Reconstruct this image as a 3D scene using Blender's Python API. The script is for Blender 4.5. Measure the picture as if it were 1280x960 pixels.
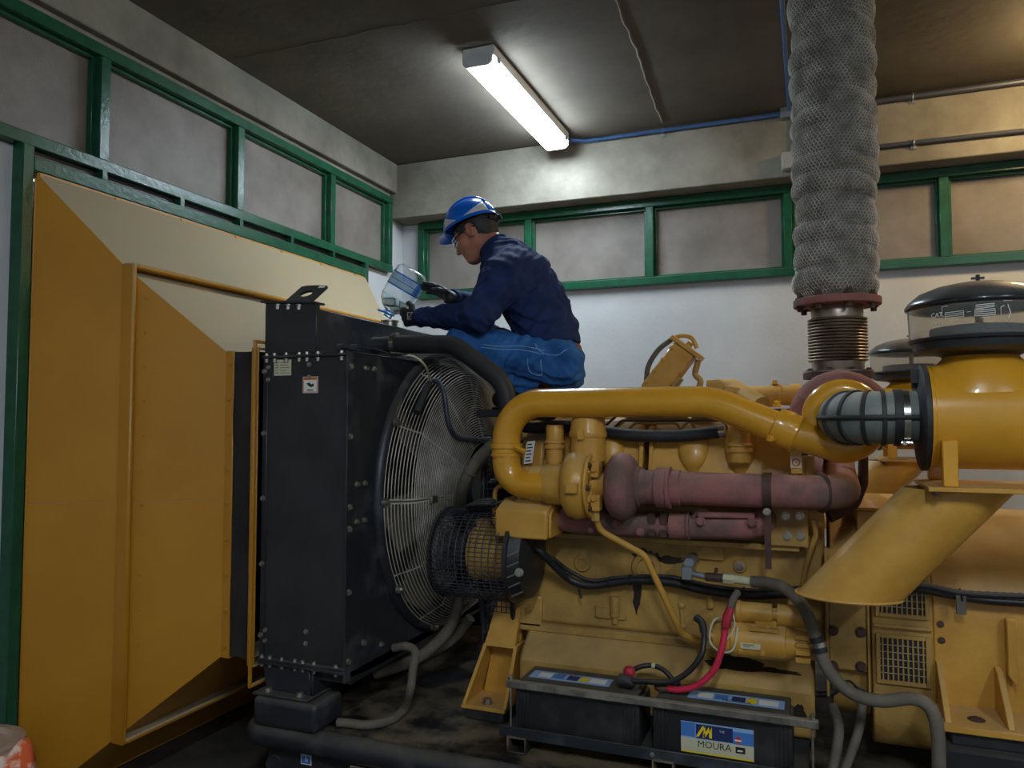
import bpy, bmesh, math, random
import numpy as np
from mathutils import Vector, Matrix, Euler, Quaternion
random.seed(7)
for o in list(bpy.data.objects): bpy.data.objects.remove(o, do_unlink=True)
SC = bpy.context.scene
COL = SC.collection
PI = math.pi
V = Vector

# ------------------------------------------------------------------ camera
cam_d = bpy.data.cameras.new('camera')
cam_d.sensor_fit = 'HORIZONTAL'; cam_d.sensor_width = 36.0; cam_d.lens = 27.0
cam_d.clip_start = 0.02; cam_d.clip_end = 100
cam = bpy.data.objects.new('camera', cam_d); COL.objects.link(cam)
cam.location = (0, 0, 1.5)
cam.rotation_euler = (math.radians(90 + 2.7185), 0, math.radians(21.384))
SC.camera = cam

# ------------------------------------------------------------------ world + exposure
w = bpy.data.worlds.new('world'); SC.world = w; w.use_nodes = True
w.node_tree.nodes['Background'].inputs[0].default_value = (0.75, 0.87, 1.0, 1)
w.node_tree.nodes['Background'].inputs[1].default_value = 0.9
SC.view_settings.view_transform = 'Standard'
SC.view_settings.look = 'None'
SC.view_settings.gamma = 1.0
SC.view_settings.use_curve_mapping = False
SC.view_settings.exposure = 2.1
LAMP_COOL = 15.0      # emission strength of the fluorescent diffusers
LAMP_FILL = 25.0      # emission strength of the added fill lamps out of view
LAMP_WARM = 34.0      # emission strength of the warm bulkhead lamp

# ------------------------------------------------------------------ materials
def srgb(r, g, b):
    f = lambda c: (c/255/12.92) if c/255 <= 0.04045 else ((c/255+0.055)/1.055)**2.4
    return (f(r), f(g), f(b), 1)

def mat(name, col, rough=0.5, metal=0.0, col2=None, nscale=6.0, lo=0.35, hi=0.65, dust=None, dustamt=0.7, dlo=0.25, dhi=0.95, dfloor=0.45,
        bump=0.0, bscale=60.0, coat=0.0, emis=None, estr=0.0, trans=0.0, ior=1.45, spec=0.5, alpha=1.0, detail=5.0, rvar=0.0):
    m = bpy.data.materials.new(name); m.use_nodes = True
    nt = m.node_tree; N = nt.nodes; L = nt.links
    b = N['Principled BSDF']
    b.inputs['Base Color'].default_value = col
    b.inputs['Roughness'].default_value = rough
    b.inputs['Metallic'].default_value = metal
    b.inputs['IOR'].default_value = ior
    b.inputs['Specular IOR Level'].default_value = spec
    b.inputs['Coat Weight'].default_value = coat
    b.inputs['Transmission Weight'].default_value = trans
    b.inputs['Alpha'].default_value = alpha
    if emis: b.inputs['Emission Color'].default_value = emis; b.inputs['Emission Strength'].default_value = estr
    tc = N.new('ShaderNodeTexCoord')
    cur = None
    if col2 is not None or dust is not None or rvar:
        n1 = N.new('ShaderNodeTexNoise'); n1.inputs['Scale'].default_value = nscale; n1.inputs['Detail'].default_value = detail
        n1.inputs['Roughness'].default_value = 0.6
        L.new(tc.outputs['Object'], n1.inputs['Vector'])
    if col2 is not None:
        r = N.new('ShaderNodeMapRange'); r.inputs[1].default_value = lo; r.inputs[2].default_value = hi
        L.new(n1.outputs['Fac'], r.inputs[0])
        mx = N.new('ShaderNodeMix'); mx.data_type = 'RGBA'
        mx.inputs[6].default_value = col; mx.inputs[7].default_value = col2
        L.new(r.outputs[0], mx.inputs[0]); cur = mx.outputs[2]
    if rvar:
        rr = N.new('ShaderNodeMapRange'); rr.inputs[1].default_value = 0.3; rr.inputs[2].default_value = 0.7
        rr.inputs[3].default_value = max(0, rough-rvar); rr.inputs[4].default_value = min(1, rough+rvar)
        L.new(n1.outputs['Fac'], rr.inputs[0]); L.new(rr.outputs[0], b.inputs['Roughness'])
    if dust is not None:          # settled dust lies on whatever faces up
        g = N.new('ShaderNodeNewGeometry'); s = N.new('ShaderNodeSeparateXYZ'); L.new(g.outputs['Normal'], s.inputs[0])
        r2 = N.new('ShaderNodeMapRange'); r2.inputs[1].default_value = dlo; r2.inputs[2].default_value = dhi
        r2.inputs[3].default_value = 0.0; r2.inputs[4].default_value = dustamt
        L.new(s.outputs[2], r2.inputs[0])
        n2 = N.new('ShaderNodeTexNoise'); n2.inputs['Scale'].default_value = 9; n2.inputs['Detail'].default_value = 6
        L.new(tc.outputs['Object'], n2.inputs['Vector'])
        r3 = N.new('ShaderNodeMapRange'); r3.inputs[1].default_value = 0.3; r3.inputs[2].default_value = 0.62
        r3.inputs[3].default_value = dfloor; L.new(n2.outputs['Fac'], r3.inputs[0])
        mu = N.new('ShaderNodeMath'); mu.operation = 'MULTIPLY'; L.new(r2.outputs[0], mu.inputs[0]); L.new(r3.outputs[0], mu.inputs[1])
        md = N.new('ShaderNodeMix'); md.data_type = 'RGBA'; md.inputs[6].default_value = col; md.inputs[7].default_value = dust
        if cur: L.new(cur, md.inputs[6])
        L.new(mu.outputs[0], md.inputs[0]); cur = md.outputs[2]
        mr = N.new('ShaderNodeMapRange'); mr.inputs[3].default_value = rough; mr.inputs[4].default_value = 0.95
        L.new(mu.outputs[0], mr.inputs[0]); L.new(mr.outputs[0], b.inputs['Roughness'])
    if cur: L.new(cur, b.inputs['Base Color'])
    if bump:
        nb = N.new('ShaderNodeTexNoise'); nb.inputs['Scale'].default_value = bscale; nb.inputs['Detail'].default_value = 4
        L.new(tc.outputs['Object'], nb.inputs['Vector'])
        bp = N.new('ShaderNodeBump'); bp.inputs['Strength'].default_value = bump; bp.inputs['Distance'].default_value = 0.01
        L.new(nb.outputs['Fac'], bp.inputs['Height']); L.new(bp.outputs[0], b.inputs['Normal'])
    return m

DUST = srgb(176, 160, 132)
M = {}
M['concrete'] = mat('concrete', srgb(142,137,124), 0.9, col2=srgb(108,102,90), nscale=2.2, bump=0.35, bscale=25)
M['ceiling'] = mat('ceiling_plaster', srgb(104,96,84), 0.92, col2=srgb(84,76,66), nscale=1.3, bump=0.25, bscale=18)
M['white_wall'] = mat('white_wall_paint', srgb(196,197,198), 0.75, col2=srgb(182,183,184), nscale=1.5, bump=0.12, bscale=40)
M['floor'] = mat('floor_concrete', srgb(92,88,80), 0.8, col2=srgb(62,58,52), nscale=2.5, bump=0.3, bscale=30)
M['green'] = mat('green_enamel', srgb(30,86,60), 0.27, col2=srgb(24,72,50), nscale=12, bump=0.12, bscale=50, dust=srgb(120,120,100), dustamt=0.45)
M['pane'] = mat('dusty_pane', srgb(136,128,121), 0.55, col2=srgb(112,104,96), nscale=3.2, bump=0.15, bscale=160, trans=0.10, ior=1.3)
M['yellow'] = mat('engine_yellow', srgb(206,155,66), 0.36, col2=srgb(184,136,56), nscale=7, dust=srgb(196,170,120), dustamt=0.55, bump=0.06, bscale=90, coat=0.15)
M['yellow_dirty'] = mat('engine_yellow_grimy', srgb(180,142,72), 0.48, col2=srgb(126,100,56), nscale=5, lo=0.4, hi=0.75, dust=srgb(166,142,98), dustamt=0.6, bump=0.22, bscale=45)
M['yellow_duct'] = mat('duct_yellow', srgb(188,132,34), 0.40, col2=srgb(178,122,30), nscale=2.0, dust=srgb(160,146,118), dustamt=1.0, dlo=0.25, dhi=0.55, dfloor=0.86, bump=0.03, bscale=20)
M['yellow_clean'] = mat('bright_yellow', srgb(214,154,42), 0.26, col2=srgb(202,144,38), nscale=5, coat=0.35, bump=0.03, bscale=60)
M['black'] = mat('black_paint', srgb(44,46,48), 0.42, col2=srgb(32,34,36), nscale=5, dust=srgb(105,100,90), dustamt=0.4, bump=0.08, bscale=40, rvar=0.12)
M['black_scuffed'] = mat('black_scuffed', srgb(38,41,46), 0.40, col2=srgb(78,80,84), nscale=7, lo=0.52, hi=0.78, dust=srgb(120,112,98), dustamt=0.45, bump=0.2, bscale=22)
M['black_deck'] = mat('black_deck', srgb(30,30,32), 0.5, col2=srgb(112,100,80), nscale=4.5, lo=0.46, hi=0.62, bump=0.2, bscale=30)
M['rubber'] = mat('black_rubber', srgb(44,45,47), 0.55, col2=srgb(30,31,33), nscale=10, dust=srgb(96,92,84), dustamt=0.55, bump=0.08, bscale=60)
M['canvas'] = mat('black_canvas', srgb(46,42,42), 0.8, col2=srgb(30,28,28), nscale=4, dust=srgb(175,160,135), dustamt=0.9, bump=0.25, bscale=25)
M['grey_hose'] = mat('grey_hose', srgb(112,104,92), 0.75, col2=srgb(88,82,72), nscale=9, bump=0.1, bscale=50)
M['steel'] = mat('bolt_steel', srgb(186,182,172), 0.38, 0.85, col2=srgb(130,124,112), nscale=40)
M['chrome'] = mat('clamp_steel', srgb(205,203,196), 0.22, 0.95, col2=srgb(160,156,148), nscale=25)
M['wire'] = mat('galvanised_wire', srgb(182,176,164), 0.5, 0.1, col2=srgb(140,134,122), nscale=12)
M['dark_wire'] = mat('dark_wire', srgb(78,80,88), 0.45, 0.3, col2=srgb(52,56,66), nscale=12)
M['maroon'] = mat('oxidised_iron', srgb(150,98,92), 0.8, 0.0, col2=srgb(104,82,74), nscale=5, lo=0.42, hi=0.6, dust=srgb(170,130,118), dustamt=0.4, bump=0.3, bscale=70)
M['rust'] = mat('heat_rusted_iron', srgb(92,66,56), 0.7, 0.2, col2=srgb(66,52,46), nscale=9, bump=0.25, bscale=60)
M['bellows'] = mat('stainless_bellows', srgb(172,160,146), 0.36, 0.8, col2=srgb(120,106,94), nscale=6)
M['blanket'] = mat('insulation_blanket', srgb(146,143,135), 0.9, col2=srgb(112,109,103), nscale=14, bump=0.6, bscale=45)
M['meshwire'] = mat('insulation_wire', srgb(214,211,202), 0.55, 0.2, col2=srgb(150,147,138), nscale=14)
M['lamp_white'] = mat('lamp_housing', srgb(215,217,215), 0.4)
M['blue_conduit'] = mat('blue_conduit', srgb(62,92,138), 0.4, col2=srgb(50,76,118), nscale=8)
M['dark_conduit'] = mat('grey_conduit', srgb(70,72,82), 0.4, 0.3)
M['galv'] = mat('galvanised', srgb(150,156,160), 0.4, 0.7)
M['box_grey'] = mat('grey_plastic_box', srgb(150,150,148), 0.5)
M['white'] = mat('white_print', srgb(228,226,218), 0.5)
M['black_print'] = mat('black_print', srgb(24,24,26), 0.5)
M['orange_print'] = mat('orange_print', srgb(206,112,40), 0.5)
M['blue_print'] = mat('blue_print', srgb(70,120,190), 0.45)
M['lightblue_print'] = mat('light_blue_print', srgb(140,176,216), 0.45)
M['navy_print'] = mat('navy_print', srgb(34,48,92), 0.45)
M['yellow_print'] = mat('yellow_print', srgb(240,206,40), 0.45)
M['cream_print'] = mat('cream_print', srgb(196,192,160), 0.5)
M['red_print'] = mat('red_print', srgb(196,52,44), 0.5)

# ------------------------------------------------------------------ mesh builder
def perp(a):
    a = V(a).normalized()
    t = V((0,0,1)) if abs(a.z) < 0.9 else V((1,0,0))
    u = a.cross(t).normalized(); return u, a.cross(u).normalized()

def fillet(pts, r=0.05, k=6):
    """polyline with rounded corners; r one radius or a list for the inner points"""
    pts = [V(p) for p in pts]; out = [pts[0]]
    for i in range(1, len(pts)-1):
        rr = r[i-1] if isinstance(r, (list, tuple)) else r
        a, b, c = pts[i-1], pts[i], pts[i+1]
        d1 = (a-b); d2 = (c-b); l1, l2 = d1.length, d2.length
        d1.normalize(); d2.normalize()
        ang = d1.angle(d2)
        if ang > PI-0.02: out.append(b); continue
        t = min(rr/math.tan(ang/2), l1*0.49, l2*0.49)
        p0, p1 = b+d1*t, b+d2*t
        re = t*math.tan(ang/2)
        cc = b + (d1+d2).normalized()*(re/math.sin(ang/2))
        q0, q1 = p0-cc, p1-cc
        tot = q0.angle(q1); ax = q0.cross(q1)
        for j in range(k+1):
            out.append(cc + Quaternion(ax, tot*j/k) @ q0)
    out.append(pts[-1]); return out

def smooth_path(pts, k=6):
    """Catmull-Rom through points"""
    p = [V(q) for q in pts]; p = [2*p[0]-p[1]] + p + [2*p[-1]-p[-2]]
    out = []
    for i in range(1, len(p)-2):
        a, b, c, d = p[i-1:i+3]
        for j in range(k):
            t = j/k
            out.append(0.5*((2*b)+(c-a)*t+(2*a-5*b+4*c-d)*t*t+(3*b-a-3*c+d)*t**3))
    out.append(p[-2]); return out

class MB:
    def __init__(s): s.v = []; s.f = []
    def add(s, vs, fs):
        k = len(s.v); s.v += [tuple(x) for x in vs]; s.f += [tuple(i+k for i in f) for f in fs]; return s
    def hexa(s, p):   # 0-3 bottom loop, 4-7 top loop
        return s.add(p, [(3,2,1,0),(4,5,6,7),(0,1,5,4),(1,2,6,5),(2,3,7,6),(3,0,4,7)])
    def box(s, x0, x1, y0, y1, z0, z1):
        if x0 > x1: x0, x1 = x1, x0
        if y0 > y1: y0, y1 = y1, y0
        if z0 > z1: z0, z1 = z1, z0
        return s.hexa([(x0,y0,z0),(x1,y0,z0),(x1,y1,z0),(x0,y1,z0),(x0,y0,z1),(x1,y0,z1),(x1,y1,z1),(x0,y1,z1)])
    def obox(s, c, size, rot=None):
        R = rot if rot is not None else Matrix.Identity(3)
        c = V(c); hx, hy, hz = [q/2 for q in size]
        P = [c + R @ V(q) for q in ((-hx,-hy,-hz),(hx,-hy,-hz),(hx,hy,-hz),(-hx,hy,-hz),(-hx,-hy,hz),(hx,-hy,hz),(hx,hy,hz),(-hx,hy,hz))]
        return s.hexa(P)
    def bar(s, a, b, w, h, up=(0,0,1)):
        a, b = V(a), V(b); d = (b-a); L = d.length; d.normalize()
        u = V(up); sd = d.cross(u)
        if sd.length < 1e-5: sd = d.cross(V((1,0,0)))
        sd.normalize(); u = sd.cross(d)
        return s.obox((a+b)/2, (L, w, h), Matrix((d, sd, u)).transposed())
    def ext(s, poly, vec):   # extrude polygon (3d points) along vec
        n = len(poly); vec = V(vec); P = [V(p) for p in poly]
        nrm = V((0,0,0))
        for i in range(n): nrm += (P[i]-P[0]).cross(P[(i+1) % n]-P[0])
        if nrm.dot(vec) > 0: P.reverse()
        vs = P + [p+vec for p in P]
        fs = [tuple(range(n)), tuple(reversed(range(n, 2*n)))]
        for i in range(n): j = (i+1) % n; fs.append((j, i, i+n, j+n))
        return s.add(vs, fs)
    def cyl(s, a, b, r0, r1=None, n=16, caps=True):
        return s.tube([a, b], [r0, r0 if r1 is None else r1], n, caps)
    def tube(s, path, r, n=10, caps=True, sq=1.0):
        P = [V(p) for p in path]; m = len(P)
        R = r if isinstance(r, (list, tuple)) else [r]*m
        T = []
        for i in range(m):
            t = (P[min(i+1,m-1)]-P[max(i-1,0)])
            if t.length < 1e-9: t = V((0,0,1))
            T.append(t.normalized())
        u, w2 = perp(T[0]); vs = []; fs = []
        for i in range(m):
            if i:
                ax = T[i-1].cross(T[i])
                if ax.length > 1e-8:
                    u = Quaternion(ax, T[i-1].angle(T[i])) @ u
                u = (u - T[i]*u.dot(T[i])).normalized()
            w2 = T[i].cross(u)
            for j in range(n):
                a = 2*PI*j/n
                vs.append(P[i] + u*(math.cos(a)*R[i]) + w2*(math.sin(a)*R[i]*sq))
        for i in range(m-1):
            for j in range(n):
                k = (j+1) % n
                fs.append((i*n+j, i*n+k, (i+1)*n+k, (i+1)*n+j))
        if caps:
            fs.append(tuple(reversed(range(n)))); fs.append(tuple(range((m-1)*n, m*n)))
        return s.add(vs, fs)
    def lathe(s, base, axis, prof, n=24, closed=False, a0=0.0, a1=2*PI):
        """prof: (radius, height along axis)"""
        base = V(base); ax = V(axis).normalized(); u, w2 = perp(ax); m = len(prof); vs = []; fs = []
        full = abs(a1-a0-2*PI) < 1e-6; nn = n if full else n+1
        for (r, h) in prof:
            for j in range(nn):
                a = a0+(a1-a0)*j/n
                vs.append(base + ax*h + u*(math.cos(a)*max(r,1e-4)) + w2*(math.sin(a)*max(r,1e-4)))
        for i in range(m if closed else m-1):
            i2 = (i+1) % m
            for j in range(n):
                k = (j+1) % nn
                fs.append((i*nn+j, i*nn+k, i2*nn+k, i2*nn+j))
        return s.add(vs, fs)
    def torus(s, c, axis, R, r, n=32, m=6, a0=0, a1=2*PI):
        prof = [(R+r*math.cos(2*PI*k/m), r*math.sin(2*PI*k/m)) for k in range(m)]
        return s.lathe(c, axis, prof, n, True, a0, a1)
    def ell(s, c, rad, n=16, m=10, rot=None):
        c = V(c); R = rot if rot is not None else Matrix.Identity(3); vs = []; fs = []
        for i in range(m+1):
            th = PI*i/m
            for j in range(n):
                a = 2*PI*j/n; q = max(math.sin(th), 1e-3)
                vs.append(c + R @ V((rad[0]*q*math.cos(a), rad[1]*q*math.sin(a), rad[2]*math.cos(th))))
        for i in range(m):
            for j in range(n):
                k = (j+1) % n; fs.append((i*n+j, (i+1)*n+j, (i+1)*n+k, i*n+k))
        return s.add(vs, fs)
    def quad(s, a, b, c, d): return s.add([a,b,c,d], [(0,1,2,3)])
    def mesh(s, name, off=(0,0,0), smooth=35):
        me = bpy.data.meshes.new(name); o = V(off)
        me.from_pydata([tuple(V(p)-o) for p in s.v], [], s.f); me.validate(); me.update()
        if smooth:
            me.polygons.foreach_set('use_smooth', [True]*len(me.polygons))
            me.set_sharp_from_angle(angle=math.radians(smooth))
        return me
    def build(s, name, m, parent=None, smooth=35, bevel=0.0, seg=1, kind=None):
        base = BASE.get(parent.name, V((0,0,0))) if parent else V((0,0,0))
        me = s.mesh(name, base, smooth)
        o = bpy.data.objects.new(name, me); COL.objects.link(o)
        me.materials.append(M[m] if isinstance(m, str) else m)
        if parent: o.parent = parent
        BASE[o.name] = base
        if kind: o['kind'] = kind
        if bevel:
            b = o.modifiers.new('bevel', 'BEVEL'); b.width = bevel; b.segments = seg; b.limit_method = 'ANGLE'; b.angle_limit = math.radians(40)
            b.harden_normals = False
        return o
BASE = {}

def tag(o, label=None, cat=None, group=None, kind=None):
    if label: o['label'] = label
    if cat: o['category'] = cat
    if group: o['group'] = group
    if kind: o['kind'] = kind
    return o
def thing(name, label, cat, base, group=None):
    o = bpy.data.objects.new(name, None); COL.objects.link(o); o.location = base; o.empty_display_size = 0.1
    BASE[o.name] = V(base); return tag(o, label, cat, group)
def single(mb, name, m, label, cat, base, group=None, **kw):
    """a thing that is one mesh with its origin at its base"""
    me = mb.mesh(name, base, kw.get('smooth', 35)); o = bpy.data.objects.new(name, me); COL.objects.link(o); o.location = base
    me.materials.append(M[m]); BASE[o.name] = V(base)
    if kw.get('bevel'):
        b = o.modifiers.new('bevel', 'BEVEL'); b.width = kw['bevel']; b.segments = 1; b.limit_method = 'ANGLE'
    return tag(o, label, cat, group)
def struct(mb, name, m, **kw):
    o = mb.build(name, m, None, **kw); o['kind'] = 'structure'; return o
def copy_tree(o, parent=None):
    c = o.copy(); COL.objects.link(c); BASE[c.name] = BASE.get(o.name, V((0,0,0)))
    if parent: c.parent = parent
    for ch in list(o.children): copy_tree(ch, c)
    return c

# bolts: one mesh per size, copied as objects
_bolt = {}
def bolt_mesh(r, h, m):
    key = (round(r,4), round(h,4), m)
    if key not in _bolt:
        b = MB(); b.cyl((0,0,0), (0,0,h*0.25), r*1.35, n=12); b.cyl((0,0,h*0.25), (0,0,h), r, r*0.94, n=6)
        me = b.mesh('bolt'); me.materials.append(M[m]); _bolt[key] = me
    return _bolt[key]
def bolts(pts, direction, parent, r=0.009, h=0.012, m='steel', name='bolt'):
    q = V(direction).to_track_quat('Z', 'Y'); base = BASE[parent.name]
    for p in pts:
        o = bpy.data.objects.new(name, bolt_mesh(r, h, m)); COL.objects.link(o); o.parent = parent
        o.location = V(p)-base; o.rotation_mode = 'QUATERNION'; o.rotation_quaternion = q
def lerp(a, b, t): return tuple(a[i]+(b[i]-a[i])*t for i in range(len(a)))
def along(a, b, n, e=0.0): return [lerp(a, b, e+(1-2*e)*i/(n-1)) for i in range(n)]

def text(name, body, m, parent, origin, right, up, size, thick=0.0008, align='LEFT', squeeze=1.0):
    cu = bpy.data.curves.new(name, 'FONT'); cu.body = body; cu.size = 1.0; cu.align_x = align; cu.extrude = 0.0
    cu.resolution_u = 2
    tmp = bpy.data.objects.new(name, cu); COL.objects.link(tmp)
    dg = bpy.context.evaluated_depsgraph_get(); me = bpy.data.meshes.new_from_object(tmp.evaluated_get(dg))
    bpy.data.objects.remove(tmp, do_unlink=True)
    r = V(right).normalized(); u = V(up).normalized(); nn = r.cross(u)
    base = BASE[parent.name]; o0 = V(origin)-base
    for v in me.vertices:
        c = v.co.copy(); v.co = o0 + r*(c.x*size*squeeze) + u*(c.y*size) + nn*thick
    me.materials.clear(); me.materials.append(M[m])
    o = bpy.data.objects.new(name, me); COL.objects.link(o); o.parent = parent; BASE[o.name] = base
    return o
def decal(name, m, parent, origin, right, up, w_, h_, off=0.001, thick=0.001):
    r = V(right).normalized(); u = V(up).normalized(); nn = r.cross(u); o0 = V(origin)
    b = MB(); P = [o0, o0+r*w_, o0+r*w_+u*h_, o0+u*h_]
    b.hexa([p+nn*(off-thick) for p in P] + [p+nn*off for p in P])
    return b.build(name, m, parent, smooth=0)

# ================================================================== the room
XW, YB, ZC = -2.86, 5.04, 3.37
XR, YF = 4.6, -3.0
b = MB().box(XW-0.2, XR+0.2, YF-0.2, YB+0.2, -0.12, 0.0); struct(b, 'floor', 'floor')
b = MB().box(XW-0.2, XR+0.2, YF-0.2, YB+0.2, ZC, ZC+0.15); ceil = struct(b, 'ceiling', 'ceiling')
# rough slab joints in the plaster ceiling
cr = [(-0.776,3.1),(-0.79,3.42),(-0.80,3.75),(-0.82,4.1),(-0.84,4.45),(-0.85,4.82)]
b = MB()
random.seed(3)
path = []
for i in range(len(cr)-1):
    for t in range(5):
        p = lerp(cr[i], cr[i+1], t/5); path.append((p[0]+random.uniform(-.006,.006), p[1], ZC))
b.tube(path, 0.006, 5); b.build('joint_ridge', 'concrete', ceil)
path = []
for t in range(40):
    p = lerp((-2.75,3.10), (-0.2,3.12), t/39); path.append((p[0], p[1]+random.uniform(-.008,.008), ZC))
MB().tube(path, 0.004, 5).build('joint_ridge', 'ceiling', ceil)

# left wall: white plaster below the window band, concrete beam above
wl = MB()
wl.box(XW-0.2, XW, YF, 2.02, 0, 2.565)
wl.box(XW-0.2, XW, 4.47, YB+0.2, 0, 2.565)
wl.box(XW-0.2, XW, 4.82, YB+0.2, 2.565, ZC)
wl.box(XW-0.2, XW, YF, YB, 3.12, ZC)
wl.box(XW-0.2, XW, YF, -1.0, 2.565, 3.12)
struct(wl, 'wall_left', 'white_wall')
struct(MB().box(XW-0.05, -2.80, YF, 4.85, 3.152, ZC), 'trim_1', 'concrete', bevel=0.006)
struct(MB().box(XW-0.05, -2.845, YF, 4.83, 3.115, 3.152), 'trim_4', 'concrete')
# back wall
wb = MB()
wb.box(XW, XR, YB, YB+0.2, 0, 2.39)
wb.box(XW, -2.70, YB, YB+0.2, 2.39, ZC)
wb.box(XW, XR, YB, YB+0.2, 2.965, ZC)
wb.box(2.52, XR, YB, YB+0.2, 2.39, 2.965)
struct(wb, 'wall_back', 'white_wall')
struct(MB().box(XW, XR, 4.85, YB+0.05, 2.968, ZC), 'trim_2', 'concrete', bevel=0.006)
struct(MB().box(XR, XR+0.2, YF, YB+0.2, 0, ZC), 'wall_right', 'white_wall')
struct(MB().box(XW-0.2, XR+0.2, YF-0.2, YF, 0, ZC), 'wall_front', 'white_wall')

def window(name, o, ax, ups, z0, z1, nrm, fw=0.05, dep=0.05):
    """band of panes. o: point on the wall plane, ax: direction along, ups: mullion offsets, nrm: into the room"""
    o = V(o); ax = V(ax); n = V(nrm)
    root = MB()
    def bx(m, a0, a1, zz0, zz1, d0, d1):
        P = []
        for zz in (zz0, zz1):
            for (a, d) in ((a0,d0),(a1,d0),(a1,d1),(a0,d1)):
                q = o + ax*a + n*d; P.append((q.x, q.y, zz))
        m.hexa(P)
    bx(root, ups[0]-fw/2, ups[-1]+fw/2, z1-fw, z1, -0.04, dep)
    bx(root, ups[0]-fw/2, ups[-1]+fw/2, z0, z0+fw, -0.04, dep)
    r = struct(root, name, 'green', bevel=0.003)
    for u in ups:
        m = MB(); bx(m, u-fw/2, u+fw/2, z0+fw, z1-fw, -0.04, dep-0.004); m.build('mullion', 'green', r, bevel=0.003)
    for a, c in zip(ups[:-1], ups[1:]):
        # inner sash: stop bead on all four sides
        m = MB(); s0, s1 = a+fw/2, c-fw/2; q0, q1 = z0+fw, z1-fw; t = 0.016
        bx(m, s0, s1, q1-t, q1, -0.03, 0.012); bx(m, s0, s1, q0, q0+t, -0.03, 0.012)
        bx(m, s0, s0+t, q0+t, q1-t, -0.03, 0.012); bx(m, s1-t, s1, q0+t, q1-t, -0.03, 0.012)
        m.build('sash', 'green', r, bevel=0.002)
        m = MB(); bx(m, s0+t*0.5, s1-t*0.5, q0+t*0.5, q1-t*0.5, -0.022, -0.016); m.build('pane', 'pane', r)
    return r
window('window_1', (XW, 0, 0), (0,1,0), [-0.95,-0.15,0.70,1.545,2.386,3.231,4.076,4.79], 2.567, 3.115, (1,0,0))
window('window_2', (0, YB, 0), (1,0,0), [-2.68,-1.838,-0.983,-0.124,0.728,1.58,2.44], 2.392, 2.960, (0,-1,0))
# green steel frame round the duct opening with the slotted rail above it
g = MB(); g.box(XW-0.05, -2.80, 2.016, 2.062, 0, 2.566); fr = struct(g, 'trim_3', 'green', bevel=0.003)
MB().box(XW-0.05, -2.80, 4.43, 4.475, 0, 2.528).build('post', 'green', fr, bevel=0.003)
MB().box(XW-0.05, -2.80, 2.0625, 4.4295, 2.472, 2.528).build('rail', 'green', fr, bevel=0.003)
MB().box(XW-0.05, -2.845, 2.02, 4.47, 2.53, 2.566).build('slot_back', 'black', fr)
for y in [2.03,2.386,2.82,3.231,3.66,4.076,4.46]:
    MB().box(XW-0.05, -2.806, y-0.012, y+0.012, 2.526, 2.568).build('slot_divider', 'green', fr)

# ------------------------------------------------------------------ ceiling lamps
def fixture(name, label, cx, y0, y1, group, lit='lamp_cool'):
    t = thing(name, label, 'lamp', (cx, (y0+y1)/2, ZC), group)
    h = MB(); w_ = 0.085
    h.ext([(cx-w_,y0,ZC),(cx+w_,y0,ZC),(cx+w_*1.02,y0,ZC-0.04),(cx+w_*0.98,y0,ZC-0.055),(cx-w_*0.98,y0,ZC-0.055),(cx-w_*1.02,y0,ZC-0.04)], (0,y1-y0,0))
    h.build('housing', 'lamp_white', t, bevel=0.004)
    d = MB(); yy0, yy1 = y0+0.012, y1-0.012
    sec = [(-0.080,-0.056),(-0.076,-0.085),(-0.060,-0.100),(0.060,-0.100),(0.076,-0.085),(0.080,-0.056)]
    d.ext([(cx+a, yy0, ZC+c) for a, c in sec], (0, yy1-yy0, 0))
    d.build('diffuser', lit, t, bevel=0.006)
    for yy in (y0+0.06, y1-0.06):
        for sx in (-1, 1):
            MB().box(cx+sx*0.079, cx+sx*0.089, yy-0.02, yy+0.02, ZC-0.075, ZC-0.04).build('clip', 'galv', t, bevel=0.002)
    for yy in (y0, y1):
        s_ = -1 if yy == y0 else 1
        e = MB(); e.ext([(cx+a, yy, ZC+c) for a, c in [(-0.083,-0.05),(-0.079,-0.088),(-0.060,-0.104),(0.060,-0.104),(0.079,-0.088),(0.083,-0.05)]], (0, s_*0.012, 0))
        e.build('end_cap', 'lamp_white', t, bevel=0.002)
    return t
M['lamp_cool'] = mat('lit_diffuser', srgb(235,240,245), 0.4, emis=(0.74,0.88,1.0,1), estr=LAMP_COOL)
M['lamp_cool_fill'] = mat('lit_fill_diffuser', srgb(235,240,245), 0.4, emis=(0.80,0.90,1.0,1), estr=LAMP_FILL)
fixture('ceiling_lamp', 'lit white fluorescent ceiling lamp joined to the blue conduit', -1.53, 3.44, 4.70, 'fluorescent ceiling lamps')
fixture('ceiling_lamp', 'added unseen fill lamp above the open floor in front of the radiator', 0.35, -1.5, -0.24, 'fluorescent ceiling lamps', 'lamp_cool_fill')  # this fixture and the next are added to brighten the near side
fixture('ceiling_lamp', 'added unseen fill lamp above the open floor in front of the generator', 2.35, -1.5, -0.24, 'fluorescent ceiling lamps', 'lamp_cool_fill')
M['lamp_warm'] = mat('lit_warm_globe', srgb(245,230,200), 0.4, emis=(1.0,0.72,0.36,1), estr=LAMP_WARM)
t = thing('bulkhead_lamp', 'round warm bulkhead lamp on the ceiling beyond the exhaust', 'lamp', (1.32, 4.15, ZC))
MB().lathe((1.32,4.15,ZC), (0,0,-1), [(0,0),(0.15,0),(0.15,0.03),(0.13,0.045),(0,0.045)], 28).build('base', 'lamp_white', t)
MB().lathe((1.32,4.15,ZC-0.045), (0,0,-1), [(0.12,0),(0.125,0.03),(0.10,0.075),(0.05,0.1),(0.001,0.105)], 28).build('globe', 'lamp_warm', t)

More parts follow.
